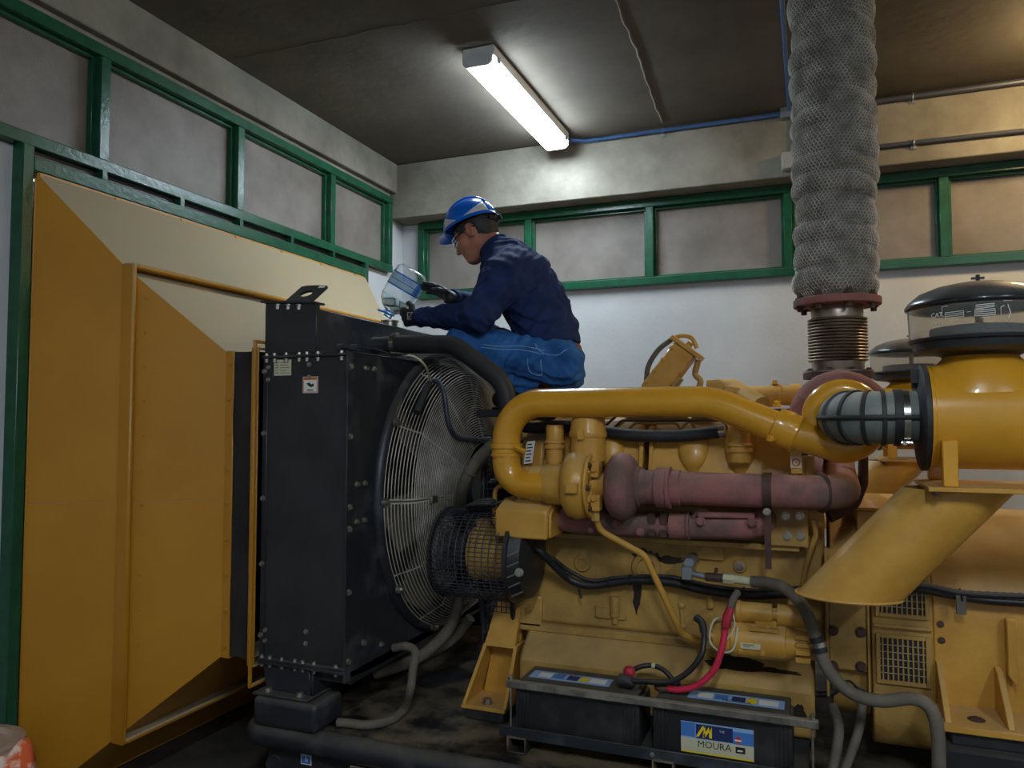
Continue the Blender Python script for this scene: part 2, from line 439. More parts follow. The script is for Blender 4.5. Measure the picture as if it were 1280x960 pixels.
# ------------------------------------------------------------------ conduits
zc1 = 3.335
cd = MB(); cd.tube([(-1.50,4.712,3.335),(-1.44,4.76,3.338),(-1.36,4.815,3.34),(-0.20,4.826,3.342),(0.0,4.826,3.342)], 0.0125, n=10)
single(cd, 'conduit', 'blue_conduit', 'blue conduit pipe running from the fluorescent lamp along the beam', 'conduit', (-1.45,4.82,3.34), 'wall conduits')
cd = MB(); cd.tube([(0.0,4.826,3.342),(2.6,4.826,3.342)], 0.017, n=10)
single(cd, 'conduit', 'dark_conduit', 'thick grey conduit along the ceiling edge behind the insulated exhaust', 'conduit', (0.1,4.826,3.342), 'wall conduits')
cd = MB(); cd.tube([(-0.06,4.835,3.078),(0.45,4.835,3.078),(2.6,4.835,3.062)], 0.0135, n=10)
single(cd, 'conduit', 'dark_conduit', 'thin grey conduit halfway up the concrete beam', 'conduit', (0.3,4.835,3.078), 'wall conduits')
cd = MB(); cd.tube(fillet([(-0.165,3.28,3.35),(-0.10,3.28,3.35),(-0.095,3.36,3.35),(-0.10,4.80,3.35)], 0.04), 0.011, n=8)
single(cd, 'conduit', 'blue_conduit', 'blue conduit pipe crossing the ceiling above the insulated exhaust', 'conduit', (-0.1,4.0,3.35), 'wall conduits')
jb = thing('junction_box', 'grey steel junction box where the ceiling conduits meet', 'junction box', (-0.08,4.85,3.342))
MB().box(-0.15,0.05,4.79,4.85,3.31,3.37).build('body', 'galv', jb, bevel=0.004)
MB().box(-0.15,0.05,4.784,4.79,3.312,3.368).build('lid', 'galv', jb, bevel=0.002)
jb = thing('junction_box', 'grey plastic junction box low on the beam beside the exhaust', 'junction box', (-0.08,4.85,3.05))
MB().box(-0.15,0.02,4.79,4.85,2.995,3.10).build('body', 'box_grey', jb, bevel=0.008)
MB().box(-0.146,0.016,4.782,4.79,2.999,3.096).build('lid', 'box_grey', jb, bevel=0.003)
bolts([(-0.075,4.782,3.05)], (0,-1,0), jb, 0.006, 0.004, 'box_grey', 'screw')
MB().cyl((-0.075,4.835,3.10),(-0.072,4.835,3.31), 0.007, n=8).build('riser', 'box_grey', jb)
for (x, z, r, lab) in ((-0.86,3.342,0.0125,'small steel clip holding the blue conduit'),(0.56,3.342,0.017,'steel clip holding the thick ceiling conduit'),(0.56,3.077,0.0135,'steel clip holding the thin beam conduit')):
    c = thing('conduit_clip', lab, 'clip', (x,4.85,z), 'conduit clips')
    k = MB(); k.torus((x,4.83,z), (1,0,0), r+0.004, 0.004, 16, 5); k.build('saddle', 'galv', c)
    MB().box(x-0.016,x+0.016,4.842,4.853,z-0.035,z+0.026).build('base', 'galv', c, bevel=0.002)
    bolts([(x,4.842,z-0.027)], (0,-1,0), c, 0.005, 0.005, 'galv', 'screw')

# ================================================================== yellow air duct on the left wall
YC = 3.24
duct = thing('air_duct', 'large yellow sheet-metal air duct tapering from the wall to the radiator', 'duct', (-2.8, YC, 0))
LA = dict(x=-2.80, y0=2.062, y1=4.43, z0=0.02, z1=2.468)
LB = dict(x=-2.50, y0=2.24, y1=4.235, z0=0.29, z1=2.095)
LC = dict(x=-2.17, y0=2.43, y1=4.05, z0=0.58, z1=1.77)
def corners(l): return [V((l['x'],l['y0'],l['z0'])),V((l['x'],l['y1'],l['z0'])),V((l['x'],l['y1'],l['z1'])),V((l['x'],l['y0'],l['z1']))]
def plate(a, b, c, d, t, name, m, parent):
    a, b, c, d = V(a), V(b), V(c), V(d)
    n = (b-a).cross(d-a).normalized()*t
    k = MB(); k.hexa([a, b, c, d, a+n, b+n, c+n, d+n]); return k.build(name, m, parent, smooth=20, bevel=0.0015)
for l0, l1 in ((LA, LB), (LB, LC)):
    p, q = corners(l0), corners(l1)
    zs = 1.186
    def cut(a, b, z): t = (z-a.z)/(b.z-a.z); return a+(b-a)*t
    # near panel in two sheets that meet at a lapped seam
    pa, qa = cut(p[0],p[3],zs), cut(q[0],q[3],zs)
    plate(p[0], pa, qa, q[0], 0.004, 'side_panel', 'yellow_duct', duct)
    plate(pa, p[3], q[3], qa, 0.007, 'side_panel', 'yellow_duct', duct)
    plate(p[3], p[2], q[2], q[3], 0.004, 'top_panel', 'yellow_duct', duct)
    pa, qa = cut(p[1],p[2],zs), cut(q[1],q[2],zs)
    plate(p[2], pa, qa, q[2], 0.004, 'side_panel', 'yellow_duct', duct)
    plate(pa, p[1], q[1], qa, 0.004, 'side_panel', 'yellow_duct', duct)
    plate(p[1], p[0], q[0], q[1], 0.004, 'bottom_panel', 'yellow_duct', duct)
# wall flange (angle strip with bolts)
e = 0.03
for nm, (y0,y1,z0,z1) in {'a':(LA['y0'],LA['y0']+e,0.02,2.468),'b':(LA['y1']-e,LA['y1'],0.02,2.468),'c':(LA['y0'],LA['y1'],2.468-e,2.468),'d':(LA['y0'],LA['y1'],0.02,0.02+e)}.items():
    MB().box(-2.80,-2.793,y0,y1,z0,z1).build('wall_flange', 'yellow_duct', duct, bevel=0.002)
bolts([(-2.793, y, 2.455) for y in (2.08,2.43,2.80,3.17,3.54,3.91,4.28)], (1,0,0), duct, 0.008, 0.01, 'yellow_duct')
bolts([(-2.793, 2.076, z) for z in (0.35,0.80,1.25,1.70,2.15)], (1,0,0), duct, 0.008, 0.01, 'yellow_duct')
# raised joint flange at the middle with rivets
def ring_bars(l, w_, d0, d1, name, m, parent):
    x = l['x']; y0, y1, z0, z1 = l['y0'], l['y1'], l['z0'], l['z1']
    for (a0,a1,c0,c1) in ((y0-w_,y0,z0-w_,z1+w_),(y1,y1+w_,z0-w_,z1+w_),(y0,y1,z1,z1+w_),(y0,y1,z0-w_,z0)):
        MB().box(x+d0,x+d1,a0,a1,c0,c1).build(name, m, parent, bevel=0.006)
ring_bars(LB, 0.020, -0.012, 0.052, 'joint_flange', 'yellow_duct', duct)
bolts([(-2.440, 2.275, z) for z in [0.36+0.135*i for i in range(13)]], (0.4,-1,0), duct, 0.005, 0.005, 'yellow_duct', 'rivet')
# outlet strip, canvas connector, second strip
def ring_strip(x0, x1, y0, y1, z0, z1, t, name, m, parent):
    for (a0,a1,c0,c1) in ((y0-t,y0,z0-t,z1+t),(y1,y1+t,z0-t,z1+t),(y0,y1,z1,z1+t),(y0,y1,z0-t,z0)):
        MB().box(x0,x1,a0,a1,c0,c1).build(name, m, parent, bevel=0.002)
ring_strip(-2.172, -2.132, 2.43, 4.05, 0.58, 1.77, 0.006, 'outlet_strip', 'yellow_duct', duct)
bolts([(-2.152, 2.424, z) for z in [0.62+0.138*i for i in range(9)]], (0,-1,0), duct, 0.008, 0.008, 'yellow_duct')
def canvas(x0, x1, y0, y1, z0, z1):
    k = MB(); nx = 8; per = []
    n1, n2 = 30, 22
    for i in range(n1): per.append((lerp((y0,z0),(y1,z0),i/n1), (0,-1)))
    for i in range(n2): per.append((lerp((y1,z0),(y1,z1),i/n2), (1,0)))
    for i in range(n1): per.append((lerp((y1,z1),(y0,z1),i/n1), (0,1)))
    for i in range(n2): per.append((lerp((y0,z1),(y0,z0),i/n2), (-1,0)))
    rnd = random.Random(5); P = len(per)
    ph = [rnd.uniform(0,6.28) for _ in range(6)]
    vs = []; fs = []
    for i, ((y, z), (ny, nz)) in enumerate(per):
        for j in range(nx+1):
            t = j/nx; bow = math.sin(PI*t)
            am = 0.016*bow*(math.sin(i*0.55+ph[0])*0.6+math.sin(i*0.9+ph[1]+3*t)*0.5)
            if nz > 0.5: am -= 0.035*bow*(0.6+0.4*math.sin(i*0.8))
            vs.append((x0+(x1-x0)*t, y+ny*am, z+nz*am))
    for i in range(P):
        i2 = (i+1) % P
        for j in range(nx): fs.append((i*(nx+1)+j, i2*(nx+1)+j, i2*(nx+1)+j+1, i*(nx+1)+j+1))
    k.add(vs, fs); o = k.build('canvas_connector', 'canvas', duct, smooth=80)
    s_ = o.modifiers.new('thick', 'SOLIDIFY'); s_.thickness = 0.004; return o
o = canvas(-2.140, -2.035, 2.428, 4.052, 0.578, 1.772); o['label'] = 'creased black canvas sleeve'
ring_strip(-2.046, -2.012, 2.43, 4.05, 0.56, 1.78, 0.006, 'sleeve_strip', 'yellow_duct', duct)
bolts([(-2.029, 2.424, z) for z in [0.62+0.138*i for i in range(9)]], (0,-1,0), duct, 0.007, 0.006, 'yellow_duct')
ring_strip(-2.010, -1.998, 2.40, 4.08, 0.50, 1.80, 0.012, 'radiator_flange', 'yellow_duct', duct)
# unseen black backing and slats, added to stop outside light leaking through the duct
b = MB().box(-3.03,-3.02,2.05,4.44,0.0,2.5); gr = b.build('light_blocker', 'black', duct)
for i in range(14): 
    z = 0.1+i*0.17; MB().hexa([(-3.01,2.06,z),(-2.99,2.06,z),(-2.99,4.43,z),(-3.01,4.43,z),(-2.94,2.06,z+0.13),(-2.92,2.06,z+0.13),(-2.92,4.43,z+0.13),(-2.94,4.43,z+0.13)]).build('light_blocker_slat', 'black', gr)

# ================================================================== skid base
skid = thing('skid_base', 'black steel skid base with rounded edge rail under the generator set', 'skid', (0.2, YC, 0))
SX0, SX1 = -2.03, 3.0
ZD = 0.36
MB().box(SX0+0.03, SX1, 2.46, 4.02, ZD-0.02, ZD-0.002).build('deck', 'black_deck', skid)
for yy in (2.415, 4.065):
    MB().tube(fillet([(SX0+0.02, YC, ZD-0.04),(SX0+0.02, yy, ZD-0.04),(SX1, yy, ZD-0.04)], 0.06), 0.045, n=14).build('edge_rail', 'black_scuffed', skid)
for yy in (2.44, 4.02):
    MB().box(SX0+0.08, SX1, yy, yy+0.02, 0.06, ZD-0.03).build('side_web', 'black', skid, bevel=0.002)
    MB().box(SX0+0.08, SX1, yy-0.06, yy+0.05, 0.0, 0.06).build('foot_flange', 'black', skid, bevel=0.004)
MB().box(SX0+0.08, SX0+0.10, 2.45, 4.03, 0.0, ZD-0.03).build('end_plate', 'black', skid)
for x in (-1.0, 0.0, 1.0, 2.0):
    MB().box(x, x+0.08, 2.46, 4.02, 0.0, ZD-0.02).build('cross_member', 'black', skid)
MB().cyl((-1.92,2.432,0.20),(-1.92,2.442,0.20),0.035,n=20).build('shackle_boss', 'black_scuffed', skid)
dk = decal('lifting_label', 'white', skid, (-1.80,2.44,0.222), (1,0,0), (0,0,1), 0.046, 0.068, 0.002, 0.002)
decal('label_ink', 'blue_print', skid, (-1.797,2.44,0.226), (1,0,0), (0,0,1), 0.040, 0.060, 0.0026, 0.0004)
b = MB(); b.torus((-1.777,2.4368,0.264), (0,1,0), 0.008, 0.0018, 16, 4); b.box(-1.791,-1.763,2.4365,2.4372,0.279,0.282); b.box(-1.791,-1.788,2.4365,2.4372,0.253,0.282); b.box(-1.766,-1.763,2.4365,2.4372,0.253,0.282); b.box(-1.7785,-1.7755,2.4365,2.4372,0.236,0.258); b.torus((-1.774,2.4368,0.240),(0,1,0),0.005,0.0015,12,4)
b.build('label_symbol', 'white', skid)
decal('warning_label', 'white', skid, (-1.585,2.44,0.145), (1,0,0), (0,0,1), 0.14, 0.105, 0.002, 0.002)
decal('label_ink', 'orange_print', skid, (-1.582,2.44,0.185), (1,0,0), (0,0,1), 0.134, 0.062, 0.0026, 0.0004)

# ================================================================== radiator
rad = thing('radiator', 'tall black radiator with bolted side panel and round wire fan guard', 'radiator', (-1.8, YC, ZD))
RX0, RX1, RY0, RY1, RZ0, RZ1 = -1.99, -1.60, 2.43, 4.05, 0.575, 1.754
sp = MB().box(RX0+0.018, RX1-0.006, RY0, RY0+0.006, RZ0+0.02, RZ1-0.012).build('side_panel', 'black', rad, bevel=0.002)
MB().box(RX0+0.018, RX1-0.006, RY1-0.006, RY1, RZ0+0.02, RZ1-0.012).build('side_panel', 'black', rad, bevel=0.002)
MB().box(RX0+0.02, RX1-0.12, RY0+0.008, RY1-0.008, RZ0+0.02, RZ1-0.02).build('core', 'black', rad)
# left corner angle, right edge flange, top and bottom seams
MB().box(RX0, RX0+0.022, RY0-0.004, RY0+0.03, RZ0, RZ1).build('corner_angle', 'black', rad, bevel=0.002)
MB().box(RX1-0.006, RX1+0.002, RY0-0.012, RY0+0.02, RZ0-0.03, RZ1).build('edge_flange', 'black_scuffed', rad, bevel=0.001)
MB().box(RX0, RX1, RY0-0.014, RY0+0.02, RZ1-0.012, RZ1-0.004).build('top_seam', 'black_scuffed', rad, bevel=0.001)
MB().box(RX0, RX1-0.004, RY0-0.016, RY0+0.02, RZ0+0.012, RZ0+0.022).build('bottom_seam', 'black_scuffed', rad, bevel=0.001)
MB().box(RX0, RX1-0.004, RY0-0.014, RY0+0.02, RZ0, RZ0+0.009).build('bottom_seam', 'black_scuffed', rad, bevel=0.001)
MB().box(RX0, RX1, RY0, RY1, RZ1-0.003, RZ1+0.004).build('top_plate', 'black', rad, bevel=0.001)
MB().box(RX0, RX1, RY0, RY1, RZ0-0.006, RZ0).build('bottom_plate', 'black', rad)
xs = [-1.972,-1.935,-1.88,-1.82,-1.785,-1.735,-1.63]
bolts([(x, RY0-0.006, RZ1-0.016) for x in xs], (0,0,-1), rad, 0.008, 0.014)
bolts([(x, RY0-0.006, RZ1-0.004) for x in xs], (0,0,1), rad, 0.008, 0.010)
bolts([(x, RY0-0.008, RZ0+0.022) for x in xs[:-1]+[-1.64]], (0,0,1), rad, 0.008, 0.012)
bolts([(x, RY0-0.008, RZ0+0.000) for x in xs[:-1]+[-1.64]], (0,0,-1), rad, 0.007, 0.010)
bolts([(-1.968, RY0, 1.706),(-1.968, RY0, 1.658),(-1.778, RY0, 1.712),(-1.778, RY0, 1.664),(-1.778, RY0, 0.668),(-1.778, RY0, 0.712),
       (-1.965, RY0, 0.70),(-1.965, RY0, 0.66)], (0,-1,0), rad, 0.007, 0.008)
bolts([(-1.982, RY0-0.004, z) for z in (1.69,1.45,1.20,0.95,0.68)], (0,-1,0), rad, 0.008, 0.010)
bolts([(RX1+0.002, RY0+0.004, z) for z in (1.70,1.44,1.18,1.10,0.87,0.62)], (1,-0.4,0), rad, 0.009, 0.012)
# labels on the side panel
lb = decal('data_label', 'cream_print', rad, (-1.941, RY0, 1.673), (1,0,0), (0,0,1), 0.080, 0.061, 0.0012, 0.0012)
for i in range(5):
    decal('label_line', 'black_print', lb, (-1.934, RY0, 1.682+i*0.010), (1,0,0), (0,0,1), 0.013, 0.003, 0.0016, 0.0003)
    decal('label_line', 'black_print', lb, (-1.913, RY0, 1.682+i*0.010), (1,0,0), (0,0,1), (0.045,0.030,0.046,0.038,0.024)[i], 0.0016, 0.0016, 0.0003)
wb_ = decal('warning_label', 'white', rad, (-1.806, RY0, 1.604), (1,0,0), (0,0,1), 0.068, 0.062, 0.0012, 0.0012)
decal('label_ink', 'orange_print', wb_, (-1.804, RY0, 1.6535), (1,0,0), (0,0,1), 0.064, 0.011, 0.0016, 0.0003)
for (x, z, w_, h_) in ((-1.804,1.606,0.003,0.046),(-1.743,1.606,0.003,0.046),(-1.801,1.606,0.058,0.003)):
    decal('label_border', 'orange_print', wb_, (x, RY0, z), (1,0,0), (0,0,1), w_, h_, 0.0016, 0.0003)
b = MB(); b.ext([(-1.790,RY0-0.0016,1.640),(-1.775,RY0-0.0016,1.644),(-1.768,RY0-0.0016,1.636),(-1.757,RY0-0.0016,1.640),(-1.755,RY0-0.0016,1.630),(-1.768,RY0-0.0016,1.626),(-1.778,RY0-0.0016,1.630)], (0,-0.0004,0))
b.build('label_symbol', 'black_print', wb_, smooth=0)
decal('label_line', 'black_print', wb_, (-1.788, RY0, 1.613), (1,0,0), (0,0,1), 0.030, 0.004, 0.0016, 0.0003)
# fan side: shroud face with a round opening
ZF, RF = 1.18, 0.612
b = MB(); n = 48; x = RX1
outer = []
for k in range(n):
    a = 2*PI*k/n; c_, s_ = math.cos(a), math.sin(a)
    hy = (RY1-RY0)/2; hz0, hz1 = ZF-(RZ0-0.03), RZ1-ZF
    sc = min(hy/abs(c_) if abs(c_) > 1e-6 else 9, (hz1 if s_ > 0 else hz0)/abs(s_) if abs(s_) > 1e-6 else 9)
    sc = max(sc, 0.577)
    outer.append((YC+c_*sc, ZF+s_*sc))
inner = [(YC+0.575*math.cos(2*PI*k/n), ZF+0.575*math.sin(2*PI*k/n)) for k in range(n)]
vs = [(x,y,z) for y,z in outer]+[(x,y,z) for y,z in inner]+[(x-0.1,y,z) for y,z in inner]
fs = []
for k in range(n):
    j = (k+1) % n; fs += [(k,j,n+j,n+k),(n+k,n+j,2*n+j,2*n+k)]
b.add(vs, fs); 
b.build('fan_shroud', 'black_scuffed', rad, smooth=30)
# corner fill pieces of the shroud sheet
for (ya, yb_) in ((RY0, RY0+0.10), (RY1-0.10, RY1)):
    MB().box(RX1-0.012, RX1-0.001, ya, yb_, RZ0-0.03, RZ1).build('shroud_edge', 'black_scuffed', rad)
b = MB(); b.lathe((RX1,YC,ZF), (1,0,0), [(0.635,0.0),(0.635,0.012),(0.618,0.030),(0.600,0.030),(0.590,0.0)], 72); b.build('shroud_ring', 'black_scuffed', rad, smooth=50)
bolts([(RX1, RY0+0.055, z) for z in (1.26,1.12)]+[(RX1, RY0+0.11, z) for z in (1.26,1.12,1.70,0.66)]+[(RX1,RY0+0.17,1.70),(RX1,RY0+0.24,0.62)], (1,0,0), rad, 0.009, 0.012)
MB().box(RX1, RX1+0.003, RY0+0.02, RY0+0.17, 1.186, 1.190).build('shroud_seam', 'black_scuffed', rad)
# fan behind the guard
fan = MB(); fan.cyl((-1.66,YC,ZF),(-1.50,YC,ZF),0.10,n=24); fan.cyl((-1.50,YC,ZF),(-1.44,YC,ZF),0.06,n=20)
fan = fan.build('fan_hub', 'black', rad)
for k in range(8):
    a = 2*PI*k/8+0.2; bl = MB(); rows = []
    for (r_, w_, tw) in ((0.09,0.09,0.75),(0.25,0.15,0.6),(0.42,0.19,0.48),(0.565,0.20,0.38)):
        er = V((0,math.cos(a),math.sin(a))); et = V((0,-math.sin(a),math.cos(a)))
        c_ = V((-1.585,YC,ZF))+er*r_; dv = et*math.cos(tw)+V((1,0,0))*math.sin(tw)
        rows.append((c_-dv*w_/2, c_+dv*w_/2))
    vs = [p for r_ in rows for p in r_]+[p+V((0.008,0,0)) for r_ in rows for p in r_]; m_ = len(rows)*2
    fs = []
    for i in range(len(rows)-1):
        fs += [(2*i,2*i+1,2*i+3,2*i+2),(m_+2*i+2,m_+2*i+3,m_+2*i+1,m_+2*i)]
        fs += [(2*i+2,m_+2*i+2,m_+2*i,2*i),(2*i+1,m_+2*i+1,m_+2*i+3,2*i+3)]
    fs += [(0,m_,m_+1,1),(m_-2,m_-1,2*m_-1,2*m_-2)]
    bl.add(vs, fs); bl.build('fan_blade', 'grey_hose', fan)
# guard: concentric wires on a stepped cone, upper and lower half
prof = [(0.605,0.03),(0.535,0.12),(0.22,0.195)]
seg = [math.dist(prof[i],prof[i+1]) for i in range(2)]
rings = []
s_ = 0.0
while s_ < sum(seg):
    if s_ < seg[0]: rings.append(lerp(prof[0],prof[1],s_/seg[0])); s_ += 0.0135
    else: rings.append(lerp(prof[1],prof[2],(s_-seg[0])/seg[1])); s_ += 0.0108
gu = None
for half, (a0, a1) in enumerate(((0.0, PI), (PI, 2*PI))):
    b = MB(); 
    for (r_, h_) in rings:
        # perp(X) gives an arbitrary zero angle, so lay the arcs out by hand
        path = [(RX1+h_, YC+r_*math.cos(a), ZF+0.008*(1 if half == 0 else -1)*0+r_*math.sin(a)) for a in [a0+0.008+(a1-a0-0.016)*k/34 for k in range(35)]]
        b.tube(path, 0.0027, 5, caps=False)
    gu = b.build('guard_wires', 'wire', rad, smooth=60)
    b = MB()
    for k in range(1, 6):
        a = a0+(a1-a0)*k/6
        pth = [(RX1+h_-0.003, YC+r_*math.cos(a), ZF+r_*math.sin(a)) for r_, h_ in prof]
        b.tube(pth, 0.0035, 5)
    for a in (a0+0.012, a1-0.012):
        pth = [(RX1+h_-0.003, YC+r_*math.cos(a), ZF+r_*math.sin(a)) for r_, h_ in prof]
        b.tube(pth, 0.004, 5)
    b.build('guard_stay', 'wire', gu)
    
for a in (PI, PI*0.83, PI*1.2, PI*0.6, PI*1.4):
    c_ = (RX1+0.03, YC+0.612*math.cos(a), ZF+0.612*math.sin(a))
    b = MB(); b.cyl(c_, (c_[0]+0.018,c_[1],c_[2]), 0.017, n=12); b.cyl((c_[0]+0.018,c_[1],c_[2]),(c_[0]+0.03,c_[1],c_[2]),0.009,n=6); b.build('guard_clip', 'steel', rad)
for (r_, h_) in ((0.42,0.150),(0.28,0.184)):
    MB().box(RX1+h_, RX1+h_+0.012, YC-r_-0.03, YC-r_+0.02, ZF-0.015, ZF+0.015).build('guard_clip', 'steel', rad, bevel=0.002)
# top tank
TX0, TX1 = -1.985, -1.750
b = MB(); b.ext([(TX0,2.45,RZ1),(TX1,2.45,RZ1),(TX1,2.45,1.925),(TX0,2.45,1.945)], (0,1.56,0)); tank = b.build('top_tank', 'black_scuffed', rad, bevel=0.004)
MB().ext([(TX0-0.004,2.43,RZ1+0.004),(TX1+0.002,2.43,RZ1+0.004),(TX1+0.002,2.43,1.945),(TX0-0.004,2.43,1.960)], (0,0.022,0)).build('end_plate', 'black', tank, bevel=0.003)
MB().ext([(TX0-0.02,2.42,1.960),(TX1+0.004,2.42,1.943),(TX1+0.004,2.42,1.951),(TX0-0.02,2.42,1.968)], (0,0.06,0)).build('end_lip', 'black_scuffed', tank, bevel=0.001)
bolts([(x, 2.432, 1.955-(x+1.985)*0.07) for x in (-1.93,-1.88,-1.83)], (0,0,-1), tank, 0.010, 0.020)
# lifting eye: leaning plate with a hole
c0, c1, c2, c3 = V((-1.935,2.46,1.962)), V((-1.800,2.46,1.956)), V((-1.800,2.58,2.046)), V((-1.915,2.58,2.050))
b = MB(); mid = (c0+c1+c2+c3)/4; ex = (c1-c0).normalized(); ey = (c3-c0); ey = (ey-ex*ey.dot(ex)).normalized(); nz_ = ex.cross(ey)
n = 24; inn = [mid+ex*(0.027*math.cos(2*PI*k/n))+ey*(0.027*math.sin(2*PI*k/n)) for k in range(n)]
out = []
for k in range(n):
    a = 2*PI*k/n; c_, s_ = math.cos(a), math.sin(a); sc = min(0.062/abs(c_) if abs(c_)>1e-6 else 9, 0.070/abs(s_) if abs(s_)>1e-6 else 9)
    out.append(mid+ex*c_*sc+ey*s_*sc)
vs = inn+out+[p-nz_*0.01 for p in inn]+[p-nz_*0.01 for p in out]; fs = []
for k in range(n):
    j = (k+1)%n; fs += [(k,n+k,n+j,j),(2*n+j,3*n+j,3*n+k,2*n+k),(j,2*n+j,2*n+k,k),(n+k,3*n+k,3*n+j,n+j)]
b.add(vs, fs); eye = b.build('lifting_eye', 'black', tank, smooth=30)
q = mid+ex*0.026+ey*0.044; decal('label', 'white', tank, q, ex, ey, 0.030, 0.022, 0.0015, 0.001)
# filler neck
b = MB(); b.lathe((-1.865,3.17,1.925), (0,0,1), [(0.05,0),(0.05,0.012),(0.038,0.016),(0.038,0.04),(0.044,0.042),(0.044,0.048),(0.032,0.048),(0.032,0.02)], 24); b.build('filler_neck', 'steel', tank)
# hose stub and sensor
b = MB(); b.cyl((-1.76,2.84,1.822),(-1.60,2.84,1.822),0.035,n=18); b.build('outlet_stub', 'black_scuffed', tank)
b = MB(); b.cyl((-1.66,2.445,1.772),(-1.635,2.445,1.772),0.016,n=12); b.cyl((-1.635,2.445,1.772),(-1.605,2.445,1.772),0.011,n=6); b.cyl((-1.605,2.445,1.772),(-1.575,2.445,1.772),0.013,n=12); b.build('level_sensor', 'black_scuffed', rad)
# feet of the radiator
MB().ext([(-1.975,2.43,0.572),(-1.765,2.43,0.572),(-1.745,2.43,0.478),(-1.955,2.43,0.478)], (0,0.012,0)).build('leg_plate', 'black_scuffed', rad, bevel=0.002)
MB().ext([(-1.975,4.04,0.572),(-1.765,4.04,0.572),(-1.745,4.04,0.478),(-1.955,4.04,0.478)], (0,0.012,0)).build('leg_plate', 'black_scuffed', rad, bevel=0.002)
MB().box(-1.757,-1.745,2.43,2.60,0.478,0.565).build('leg_plate', 'black', rad, bevel=0.002)
for ya in (2.385, 3.99):
    MB().box(-1.985,-1.735,ya,ya+0.16,0.468,0.478).build('leg_flange', 'black_scuffed', rad, bevel=0.002)
MB().box(-1.99,-1.60,2.46,4.02,0.53,0.57).build('bottom_rail', 'black', rad)
bolts([(-1.935,2.415,0.478),(-1.79,2.415,0.478)], (0,0,1), rad, 0.014, 0.014)
for ya in (2.372, 3.97):
    MB().box(-1.975,-1.690,ya,ya+0.18,ZD+0.004,0.468).build('mount_block', 'black_scuffed', rad, bevel=0.02, seg=3)

# ================================================================== diesel engine
eng = thing('diesel_engine', 'yellow diesel engine with turbocharger between radiator and generator', 'engine', (-0.5, YC, ZD))
def exx(poly, x0, x1): # polygon in (y,z) extruded along x
    return MB().ext([(x0,y,z) for y, z in poly], (x1-x0,0,0))
def mir(poly): return [(2*YC-y, z) for y, z in reversed(poly)]
half = [(2.90,0.70),(2.86,0.72),(2.86,1.10),(2.80,1.14),(2.80,1.20),(2.95,1.24)]
blk = exx(half+mir(half), -1.06, 0.03).build('crankcase', 'yellow_dirty', eng, bevel=0.01, seg=2)
# pan rail and oil pan
exx([(2.84,0.685),(2.84,0.715),(3.64,0.715),(3.64,0.685)], -1.08, 0.02).build('pan_rail', 'yellow_dirty', eng, bevel=0.003)
pan = [(2.845,0.685),(2.775,0.63),(2.750,0.60),(2.750,0.46),(2.80,0.43)]
exx(pan+mir(pan), -1.05, -0.01).build('oil_pan', 'yellow_dirty', eng, bevel=0.012, seg=2)
bolts([(x, 2.848, 0.700) for x in [-1.03+0.107*i for i in range(10)]], (0,-1,0), eng, 0.008, 0.008, 'yellow_dirty')
# side ledge under the manifold, inspection covers, bosses
MB().box(-0.92,-0.05,2.795,2.87,1.055,1.075).build('ledge', 'yellow_dirty', eng, bevel=0.003)
cov = MB().box((-0.46, 2.855, 1.021)[0],(-0.304, 2.855, 1.031)[0],2.846,2.862,1.00,1.052).build('cover_plate', 'yellow_dirty', eng, bevel=0.003)
bolts([(x,2.846,1.04) for x in (-0.452,-0.39,-0.325)], (0,-1,0), cov, 0.008, 0.008, 'yellow_dirty')
pb = MB().box((-0.162, 2.78, 1.209)[0],(-0.021, 2.78, 1.214)[0],2.775,2.80,1.075,1.21).build('mount_plate', 'yellow_dirty', eng, bevel=0.003)
bolts([(-0.092, 2.775, 1.177),(-0.046, 2.775, 1.179),(-0.088, 2.775, 1.11),(-0.045, 2.775, 1.112)], (0,-1,0), pb, 0.011, 0.012, 'steel')
b = MB(); b.lathe((-0.585,2.862,0.955), (0,-1,0), [(0.058,0),(0.052,0.012),(0.035,0.014),(0.03,0.006),(0,0.006)], 24); b.build('core_plug', 'yellow_dirty', eng)
b = MB(); b.lathe((-0.83,2.862,0.955), (0,-1,0), [(0.035,0),(0.03,0.010),(0.018,0.010),(0.016,0.004),(0,0.004)], 20); b.build('core_plug', 'yellow_dirty', eng)
b = MB(); b.lathe((-0.25,2.862,0.985), (0,-1,0), [(0.026,0),(0.022,0.012),(0,0.012)], 16); k = b.build('boss', 'yellow_dirty', eng); bolts([(-0.25,2.850,0.985)], (0,-1,0), k, 0.012, 0.010, 'steel')
MB().tube([(-0.355,2.855,0.895),(-0.352,2.852,0.83)], 0.013, 10).build('strap_boss', 'yellow_dirty', eng)
b = MB(); b.tube(fillet([(-0.457, 2.86, 0.827),(-0.455, 2.86, 0.761)],0.01), 0.008, 8); b.ell((-0.457, 2.858, 0.828),(0.014,0.01,0.014),10,6); b.ell((-0.455, 2.858, 0.753),(0.014,0.01,0.014),10,6); b.build('dipstick_clip', 'yellow_dirty', eng)
b = MB(); b.cyl((-0.702, 2.855, 0.842), (-0.703, 2.855, 0.768), 0.020, n=12); b.cyl((-0.703, 2.855, 0.768), (-0.703, 2.855, 0.742), 0.012, n=10); b.build('drain_boss', 'yellow_dirty', eng)
MB().box(-0.78,-0.66,2.850,2.866,0.755,0.80).build('pad', 'yellow_dirty', eng, bevel=0.004)
MB().box(-0.52,-0.42,2.850,2.866,0.885,0.905).build('pad', 'yellow_dirty', eng, bevel=0.004)
